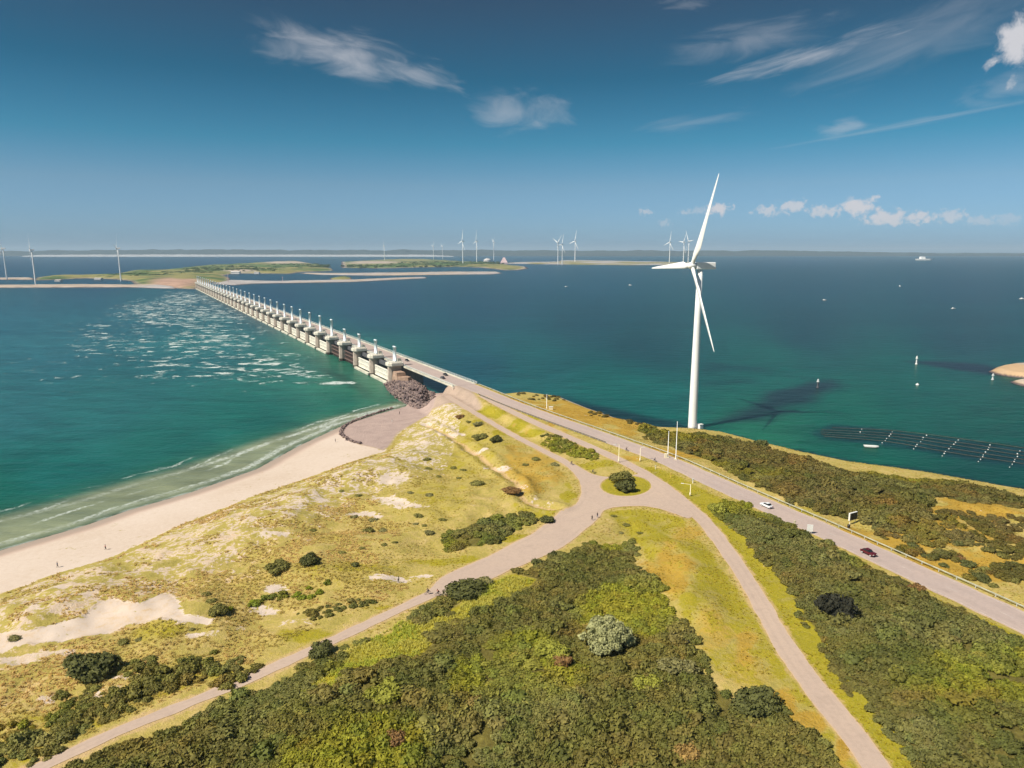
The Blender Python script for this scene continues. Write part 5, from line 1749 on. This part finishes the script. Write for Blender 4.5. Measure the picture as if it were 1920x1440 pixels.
far_building(945, 494, 13, 42, 'pinkish pyramid shaped hall right of the three polder turbines', M['wall_pink'], M['wall_pink'], 'pyramid')
far_building(914, 490, 15, 26, 'low white domed building among the polder turbines', M['wall_pale'], M['roof_pale'], 'dome')
far_building(442, 513, 16, 11, 'long white shed on the island just beyond the barrier', M['wall_pale'], M['roof_pale'])
far_building(482, 513, 9, 8, 'small pale shed right of the long white one', M['wall_pale'], M['roof_pale'])
far_building(185, 524, 12, 6, 'low pale shed left of the island turbine', M['wall_pale'], M['roof_pale'])
far_building(110, 527, 10, 5, 'tiny pale hut near the breakwater turbine', M['wall_pale'], M['roof_pale'])
for px, py, hy, lab in ((428, 530, 513, 'thin reddish mast at the end of the barrier'), (530, 529, 518, 'thin reddish mast on the harbour mole')):
    x, y, _z = U(px, py, 2.0)
    hh_ = (py - hy) * y / FPX
    mast = empty('mast', (x, y, 0.5))
    MB().tube((0, 0, 0), (0, 0, hh_), .8, .4, 6).obj('pole', M['wall_pink'], mast)
    MB().box((0, 0, hh_ * .9), (4, .6, .6)).obj('crossbar', M['wall_pink'], mast)
    tag(mast, lab, 'mast')


# ------------------------------------------------------------------ vehicles
def make_car(paint, label, cat='car', van=False):
    root = empty('parked_car')
    root.name = 'car'
    prof = [(-2.15, .35), (-2.2, .75), (-1.95, .98), (-1.35, 1.02), (-.75, 1.02), (1.55, 1.02), (2.1, .95), (2.2, .7), (2.15, .35)]
    b_ = MB().prism(prof, -0.88, 0.88, 0.04, 'y')
    b_.obj('body', paint, root, bevel=0.07, smooth=True)
    cab = [(-.95, 1.0), (-.30, 1.46), (.95, 1.50), (1.75, 1.0)] if not van else [(-1.5, 1.0), (-1.1, 1.95), (2.0, 2.0), (2.1, 1.0)]
    MB().prism(cab, -.76, .76, 0.10, 'y').obj('cabin_glass', M['glass'], root, bevel=0.04)
    rf = [(-.28, 1.47), (-.18, 1.53), (.88, 1.56), (1.0, 1.50)] if not van else [(-1.1, 1.96), (-1.0, 2.06), (1.9, 2.1), (2.0, 2.0)]
    MB().prism(rf, -.66, .66, 0.0, 'y').obj('roof', paint, root, bevel=0.03)
    for sx_ in (-1.35, 1.38):
        for sy_ in (-.80, .80):
            wlp = MB().lathe([(.20, -.11), (.31, -.11), (.33, -.06), (.33, .06), (.31, .11), (.20, .11)], 16, axis='y').obj('wheel', M['black'], root, (sx_, sy_, .33))
            MB().lathe([(.21, -.115), (.21, .115)], 12, axis='y').obj('rim', M['rail_metal'], wlp)
    for sy_ in (-.62, .62):
        MB().box((-2.17, sy_, .72), (.10, .36, .16)).obj('headlight', M['lamp_lens'], root)
        MB().box((2.17, sy_, .80), (.10, .34, .16)).obj('tail_light', M['tail_lens'], root)
    return tag(root, label, cat)


def along(px, py, lane=0.0, on=None):
    """ground point and heading on the main road near a pixel"""
    x, y, z = G(px, py) if on is None else U(px, py, on)
    P = ROADS['main']
    k = int(np.argmin(np.hypot(P[:, 0] - x, P[:, 1] - y)))
    k = min(max(k, 1), len(P) - 2)
    t = P[k + 1] - P[k - 1]
    return (x, y, z), math.atan2(t[1], t[0])


p, h_ = along(1628, 1040)
c = make_car(M['car_red'], 'dark red hatchback driving on the main road near the right edge')
c.location, c.rotation_euler = (p[0], p[1], p[2] + .10), (0, 0, h_ + math.pi)
p, h_ = along(1437, 951)
c = make_car(M['car_white'], 'white car driving on the main road above the right thicket')
c.location, c.rotation_euler = (p[0], p[1], p[2] + .10), (0, 0, h_)
for px, py, mat, lab in ((763, 677, 'car_dark', 'dark car on the bridge, farthest of three near the land'), (835, 704, 'car_dark', 'black car at the water side of the bridge end'), (818, 711, 'car_grey', 'dark grey car on the bridge end beside the inner railing')):
    p = U(px, py, 13.0)
    nn = (p[0] - F0[0]) * FN[0] + (p[1] - F0[1]) * FN[1]
    ss = (p[0] - F0[0]) * FU[0] + (p[1] - F0[1]) * FU[1]
    nn = min(max(nn, 14.0), 21.6)
    q = bar(ss, nn)
    c = make_car(M[mat], lab)
    z_ = 12.98 if ss > L0 else float(H(*q)) + .1
    c.location, c.rotation_euler = (q[0], q[1], z_), (0, 0, BANG + (0 if nn > 17 else math.pi))


# ------------------------------------------------------------------ people and bicycles
def skin_body(name, joints, bones, radii, mat, parent):
    me = bpy.data.meshes.new(name)
    me.from_pydata(joints, bones, [])
    o = link(name, me, parent)
    o.modifiers.new('skin', 'SKIN')
    for k, q in enumerate(radii):
        me.skin_vertices[0].data[k].radius = (q, q)
    me.skin_vertices[0].data[0].use_root = True
    o.modifiers.new('sub', 'SUBSURF').levels = 1
    dg = bpy.context.evaluated_depsgraph_get()
    me2 = bpy.data.meshes.new_from_object(o.evaluated_get(dg))
    o.modifiers.clear()
    o.data = me2
    me2.materials.clear()
    me2.materials.append(mat)
    for p_ in me2.polygons:
        p_.use_smooth = True
    return o


def make_person(pose, top, legs, label):
    root = empty('person')
    if pose == 'ride':
        hip, chest, neck, head = (0, .28, .96), (0, .02, 1.30), (0, -.07, 1.46), (0, -.10, 1.62)
        kn = ((.10, -.10, .72), (-.10, -.05, .90))
        an = ((.10, .06, .30), (-.10, -.02, .52))
        el_ = ((.26, -.20, 1.16), (-.26, -.20, 1.16))
        ha = ((.24, -.42, 1.04), (-.24, -.42, 1.04))
    else:
        st_ = .20 if pose == 'walk' else .05
        hip, chest, neck, head = (0, 0, .93), (0, -.02, 1.28), (0, -.02, 1.47), (0, -.04, 1.63)
        kn = ((.10, -st_ * .7, .50), (-.10, st_ * .2, .50))
        an = ((.10, -st_, .09), (-.10, st_ * 1.2, .10))
        el_ = ((.27, .10, 1.13), (-.27, -.02, 1.13))
        ha = ((.28, -.02, .88), (-.28, -.18, .92))
    J = [hip, chest, neck, head, (.17, chest[1], chest[2] + .10), el_[0], ha[0], (-.17, chest[1], chest[2] + .10), el_[1], ha[1], (.09, hip[1], hip[2] - .06), kn[0], an[0], (.10, an[0][1] - .16, an[0][2] - .05), (-.09, hip[1], hip[2] - .06), kn[1], an[1], (-.10, an[1][1] - .16, an[1][2] - .05)]
    E_ = [(0, 1), (1, 2), (2, 3), (1, 4), (4, 5), (5, 6), (1, 7), (7, 8), (8, 9), (0, 10), (10, 11), (11, 12), (12, 13), (0, 14), (14, 15), (15, 16), (16, 17)]
    rad = [.15, .16, .06, .10, .07, .045, .035, .07, .045, .035, .09, .06, .045, .04, .09, .06, .045, .04]
    skin_body('body', J, E_, rad, M['skin'], root)
    skin_body('jacket', [hip, chest, (.18, chest[1], chest[2] + .10), el_[0], (-.18, chest[1], chest[2] + .10), el_[1]], [(0, 1), (1, 2), (2, 3), (1, 4), (4, 5)], [.165, .18, .085, .06, .085, .06], top, root)
    skin_body('trousers', [hip, (.09, hip[1], hip[2] - .06), kn[0], an[0], (-.09, hip[1], hip[2] - .06), kn[1], an[1]], [(0, 1), (1, 2), (2, 3), (0, 4), (4, 5), (5, 6)], [.16, .10, .075, .06, .10, .075, .06], legs, root)
    MB().lathe([(.02, .115), (.075, .095), (.108, .04), (.110, -.02), (.09, -.06)], 14, (head[0], head[1] + .025, head[2])).obj('hair', M['hair'], root, smooth=True)
    return tag(root, label, 'person')


def make_bike(label, mat):
    root = empty('bicycle')
    for yy in (-.52, .52):
        rim = MB()
        for k in range(20):
            a, b_ = 2 * math.pi * k / 20, 2 * math.pi * (k + 1) / 20
            rim.tube((0, yy + .34 * math.cos(a), .35 + .34 * math.sin(a)), (0, yy + .34 * math.cos(b_), .35 + .34 * math.sin(b_)), .025, n=5, cap=False)
        for k in range(8):
            a = math.pi * k / 8
            rim.tube((0, yy - .33 * math.cos(a), .35 - .33 * math.sin(a)), (0, yy + .33 * math.cos(a), .35 + .33 * math.sin(a)), .004, n=4)
        rim.obj('wheel', M['black'], root)
    fr = MB()
    for p_, q_ in (((0, .52, .35), (0, .08, .30)), ((0, .08, .30), (0, .25, .82)), ((0, .52, .35), (0, .22, .74)), ((0, .22, .74), (0, -.36, .80)), ((0, .08, .30), (0, -.38, .72)), ((0, -.33, .95), (0, -.52, .35))):
        fr.tube(p_, q_, .022, n=6)
    fr.obj('frame', mat, root)
    MB().box((0, .27, .86), (.15, .26, .06)).obj('saddle', M['black'], root)
    MB().tube((-.28, -.36, 1.02), (.28, -.36, 1.02), .016, n=6).tube((0, -.33, .92), (0, -.36, 1.02), .018, n=6).obj('handlebar', M['rail_metal'], root)
    return tag(root, label, 'bicycle')


def cyclist(px, py, rz, top, legs, who, bike):
    x, y, z = G(px, py)
    pr = make_person('ride', M[top], M[legs], who)
    bk = make_bike(bike, M['car_dark'])
    for o in (pr, bk):
        o.location, o.rotation_euler = (x, y, z + .13), (0, 0, rz)


cyclist(802, 1115, R(-55), 'cloth_dark', 'cloth_dark', 'person in dark clothes cycling where the path narrows, left of two', 'bicycle ridden by the left cyclist where the path narrows')
cyclist(821, 1117, R(-55), 'cloth_red', 'cloth_dark', 'person in dark red cycling where the path narrows, right of two', 'bicycle ridden by the right cyclist where the path narrows')
cyclist(1072, 872, R(40), 'cloth_dark', 'cloth_grey', 'person in dark clothes cycling on the access road above the junction', 'bicycle ridden on the access road above the junction')
cyclist(1112, 888, R(60), 'cloth_grey', 'cloth_dark', 'person in grey cycling onto the junction behind the island', 'bicycle ridden onto the junction behind the island')
cyclist(1175, 846, R(40), 'cloth_dark', 'cloth_dark', 'person in dark clothes riding on the main road, farther of two', 'bicycle ridden on the main road, farther of two')
cyclist(1228, 866, R(40), 'cloth_blue', 'cloth_dark', 'person in blue riding on the main road, nearer of two', 'bicycle ridden on the main road, nearer of two')
for px, py, pose, top, legs, rz, lab in ((1110, 976, 'walk', 'cloth_grey', 'cloth_dark', .4, 'person in grey walking on the wide path below the junction'), (1120, 971, 'walk', 'cloth_dark', 'cloth_blue', .5, 'person in dark top walking beside the one in grey below the junction'),
                                     (629, 829, 'stand', 'cloth_dark', 'cloth_dark', 2.0, 'person in dark clothes standing on the beach left of the stone edge'), (749, 777, 'stand', 'cloth_dark', 'cloth_dark', 1.0, 'person in dark clothes standing on the paving near the boulders'), (718, 772, 'walk', 'cloth_blue', 'cloth_dark', 2.5, 'person in blue walking at the waterline near the boulders'),
                                     (735, 792, 'stand', 'cloth_white', 'cloth_white', .3, 'person in white standing on the paved beach corner'), (198, 1031, 'walk', 'cloth_red', 'cloth_dark', 2.2, 'person in red walking alone on the pale beach'), (108, 1064, 'walk', 'cloth_blue', 'cloth_grey', 2.2, 'person in blue walking near the dune foot on the beach'),
                                     (747, 1092, 'stand', 'cloth_white', 'cloth_grey', .8, 'person in white standing in the grass above the wide path')):
    x, y, z = G(px, py)
    pr = make_person(pose, M[top], M[legs], lab)
    pr.location, pr.rotation_euler = (x, y, z + (.13 if 1100 < px < 1130 else 0.0)), (0, 0, rz)


# ------------------------------------------------------------------ posts, signs, lamps
def place(o, px, py, rz=0.0, dz=-0.05):
    x, y, z = G(px, py)
    o.location, o.rotation_euler = (x, y, z + dz), (0, 0, rz)
    return o


def hpx(px, py, h):
    """metres that h pixels of height make at that ground point"""
    x, y, z = G(px, py)
    return h * math.hypot(y, CAMZ - z) / FPX / math.cos(math.atan2(CAMZ - z, y)) * 0.98


def tall_mast(px, py, h, label, box=False):
    hm = hpx(px, py, h)
    root = empty('mast')
    MB().lathe([(.24, 0), (.24, .5), (.16, .6), (.08, hm)], 10).obj('pole', M['white_paint'], root, smooth=True)
    MB().box((0, 0, .22), (.9, .9, .5)).obj('foot', M['cream_paint'], root)
    MB().box((0, 0, hm - .2), (.5, .06, .06)).obj('crossbar', M['white_paint'], root)
    if box:
        MB().box((-.8, 0, .9), (1.1, .8, 1.8)).obj('cabinet', M['cream_paint'], root, bevel=.03)
    return place(tag(root, label, 'mast'), px, py)


tall_mast(1267, 862, 72, 'tallest thin white mast beside the main road')
tall_mast(1252, 858, 50, 'shorter white mast with a cream cabinet beside the main road', True)
tall_mast(1025, 766, 28, 'thin white mast in the golden grass near the bridge road')


def lamp_post(px, py, h, label, arm=1.6, rz=0.0):
    hm = hpx(px, py, h)
    root = empty('street_lamp')
    MB().lathe([(.30, 0), (.30, 1.2), (.13, 1.3), (.08, hm)], 10).obj('pole', M['cream_paint'], root, smooth=True)
    MB().tube((0, 0, hm - .1), (-arm, 0, hm + .1), .07, .06, 8).obj('arm', M['cream_paint'], root)
    MB().box((-arm - .4, 0, hm + .1), (1.0, .34, .18)).obj('lamp_head', M['sign_white'], root, bevel=.04)
    return place(tag(root, label, 'street lamp'), px, py, rz)


lamp_post(1160, 867, 34, 'pale lamp post between service road and grass above the junction island', 1.4, R(10))
lamp_post(1200, 865, 26, 'pale lamp post in the grass between the two roads', .8, R(190))
lamp_post(1294, 930, 22, 'short bent white lamp post at the outer bend of the service road', 2.4, R(-15))


def bollard(px, py, h, mat, label):
    hm = hpx(px, py, h)
    root = empty('marker_post')
    MB().lathe([(.16, 0), (.15, hm * .8), (.12, hm)], 10).obj('post', mat, root)
    MB().box((0, 0, hm * .8), (.9, .08, hm * .38)).obj('board', mat, root)
    return place(tag(root, label, 'marker post', 'marker posts between the roads'), px, py, R(20))


bollard(1229, 880, 8, M['cream_paint'], 'small cream marker post, first below the pale lamp posts')
bollard(1258, 896, 10, M['yellow_paint'], 'small yellow marker post in the verge between the roads')
bollard(1299, 906, 9, M['sign_white'], 'small white marker post at the edge of the main road')
bollard(1490, 985, 9, M['cream_paint'], 'small cream marker post on the waterside verge of the main road')

root = empty('billboard')
hb = 3.4
for q in (-1.3, 1.3):
    MB().tube((q, 0, 0), (q, 0, 1.6), .10, n=8).obj('leg', M['sign_white'], root)
MB().box((0, 0, 2.6), (3.6, .5, 2.5)).obj('board', M['sign_white'], root, bevel=.04)
MB().box((0.0, -.27, 2.6), (3.2, .05, 2.2)).obj('panel', M['sign_dark'], root)
place(tag(root, 'white framed billboard with dark face beside the main road', 'billboard'), 1598, 982, R(28))
root = empty('road_sign')
for q in (-.45, .45):
    MB().tube((q, 0, 0), (q, 0, 1.0), .06, n=8).obj('leg', M['rail_metal'], root)
MB().box((0, 0, 1.9), (1.7, .12, 2.2)).obj('board', M['sign_white'], root, bevel=.02)
place(tag(root, 'white rectangular sign at the near edge of the main road', 'road sign'), 1518, 1001, R(-10))
root = empty('litter_bin')
MB().lathe([(.38, 0), (.45, .9), (.40, 1.0)], 14).obj('bin', M['sign_dark'], root)
MB().lathe([(.46, 1.0), (.30, 1.2), (.04, 1.28)], 14).obj('lid', M['sign_dark'], root)
place(tag(root, 'small dark bin below the billboard', 'litter bin'), 1591, 990)
root = empty('electric_cabinet')
MB().box((0, 0, .8), (2.2, 1.2, 1.6)).obj('cabinet', M['cream_paint'], root, bevel=.05)
MB().box((0, 0, 1.66), (2.4, 1.4, .12)).obj('roof', M['sign_white'], root)
place(tag(root, 'cream cabinet in the golden grass below the white mast', 'cabinet'), 1033, 768)


# ------------------------------------------------------------------ on the water
def boat(px, py, len_m, rz, label, cabin=True):
    root = empty('boat', (*U(px, py, 0)[:2], 0.0), rz)
    L = len_m / 2
    W_ = len_m * .17
    hull = [(-L, -W_), (L * .5, -W_), (L * .85, -W_ * .55), (L, 0), (L * .85, W_ * .55), (L * .5, W_), (-L, W_)]
    MB().prism([(p_[0] * .9, p_[1] * .8) for p_ in hull], -.5, .35, -0.10).obj('hull', M['dark_steel_and_shade'], root)
    MB().prism(hull, .36, len_m * .09 + .3, -.03).obj('deck', M['sign_white'], root)
    if cabin:
        MB().box((-L * .35, 0, len_m * .16), (len_m * .3, W_ * 1.3, len_m * .14), top=(.85, .85)).obj('cabin', M['white_paint'], root, bevel=.05)
        MB().tube((-L * .35, 0, len_m * .2), (-L * .35, 0, len_m * .42), .06, .03, 6).obj('mast', M['rail_metal'], root)
    return tag(root, label, 'boat')


boat(1634, 839, 6.4, R(-12), 'small white flat boat moored beside the mussel rows', False)
boat(1788, 579, 8, R(20), 'tiny white boat far out beyond the first marker')
boat(1687, 537, 10, R(60), 'tiny pale boat far out on the dark water')
boat(1917, 561, 11, R(10), 'white boat at the right edge of the picture')
boat(1546, 563, 7, R(-20), 'tiny pale boat in the middle of the dark water')
boat(1734, 488, 150, R(2), 'long far white ship near the horizon', True)
boat(1062, 538, 9, R(15), 'tiny pale boat right of the harbour mole')
boat(1182, 535, 9, R(-30), 'tiny pale boat left of the large turbine')


def beacon(px, py, h, label, mat, mat2):
    x, y, _z = U(px, py, 0)
    hm = h * y / FPX
    root = empty('channel_marker', (x, y, 0))
    MB().lathe([(.9, -1), (.9, .5), (.55, .8), (.45, hm * .7)], 12).obj('pile', mat2, root)
    MB().lathe([(.8, hm * .7), (.8, hm * .78), (.5, hm * .8), (.55, hm * .95), (.1, hm)], 12).obj('top_mark', mat, root)
    MB().lathe([(1.0, hm * .66), (1.0, hm * .70)], 12).obj('platform', M['rail_metal'], root)
    return tag(root, label, 'channel marker')


beacon(1718, 683, 16, 'white channel marker at the end of the farther dark ridge', M['sign_white'], M['sign_white'])
beacon(1533, 727, 17, 'grey channel marker over the nearer dark ridge', M['rail_metal'], M['dark_steel_and_shade'])
beacon(1861, 712, 12, 'pale marker post in front of the sandy spit', M['rail_metal'], M['rail_metal'])
buoy_body = MB().lathe([(.05, -.3), (.45, -.15), (.55, .1), (.42, .4), (.1, .55)], 12).mesh('float', M['sign_white'], True)
buoy_eye = MB().lathe([(.08, .5), (.08, .8)], 8).mesh('eye', M['rail_metal'])
ROWS = [((1617, 805), (1612, 810), 2), ((1674, 810), (1656, 830), 6), ((1737, 816), (1712, 842), 7), ((1796, 825), (1765, 855), 8), ((1857, 835), (1835, 866), 8), ((1912, 846), (1895, 876), 7)]
for (p0, p1, cnt) in ROWS:
    for k in range(cnt):
        t = k / max(1, cnt - 1)
        x, y, _z = U(p0[0] + (p1[0] - p0[0]) * t + random.uniform(-2, 2), p0[1] + (p1[1] - p0[1]) * t + random.uniform(-.5, .5), 0)
        bo = empty('buoy', (x, y, 0.0), random.uniform(0, 6))
        link('float', buoy_body, bo)
        link('eye', buoy_eye, bo)
        q = random.uniform(.32, .6)
        bo.scale = (q, q, q)
        tag(bo, 'small white float in a row across the dark mussel beds', 'buoy', 'floats of the mussel beds')
ROPES = [((1540, 806), (1672, 813), (1800, 830), (1960, 854)), ((1538, 810), (1672, 818), (1800, 836), (1960, 861)), ((1540, 814), (1668, 823), (1790, 842), (1960, 868)), ((1545, 818), (1664, 828), (1780, 848), (1960, 876)), ((1560, 802), (1680, 808), (1810, 824), (1960, 846))]
for pts in ROPES:
    P = catmull([U(*p, 0.0) for p in pts], 6.0)
    rp = MB()
    for a_, b_ in zip(P[:-1], P[1:]):
        rp.tube((a_[0], a_[1], .03), (b_[0], b_[1], .03), .17, n=5, cap=False)
    tag(rp.obj('mussel_rope', M['weed_concrete']), 'long dark rope lying along the mussel beds', 'rope', 'long ropes of the mussel beds')
x, y, _z = U(1720, 722, 0)
bo = empty('buoy', (x, y, 0.0))
link('float', buoy_body, bo)
link('eye', buoy_eye, bo)
bo.scale = (2, 2, 2)
tag(bo, 'single larger buoy below the white channel marker', 'buoy')

# ------------------------------------------------------------------ haze
HAZE = 5.0e-5
if HAZE:
    bmh = MB().box((0, 3000, 140), (110000, 122000, 300))
    m = bpy.data.materials.new('haze')
    m.use_nodes = True
    nn_ = N(m.node_tree)
    nn_.n.clear()
    o_ = nn_.new('ShaderNodeOutputMaterial')
    pv = nn_.new('ShaderNodeVolumePrincipled')
    pv.inputs['Color'].default_value = (0.62, 0.82, 1.0, 1)
    pv.inputs['Density'].default_value = HAZE
    pv.inputs['Anisotropy'].default_value = 0.0
    nn_.l.new(pv.outputs[0], o_.inputs['Volume'])
    hz_ = bmh.obj('haze', m)
    tag(hz_, 'thin bluish sea haze', kind='stuff')
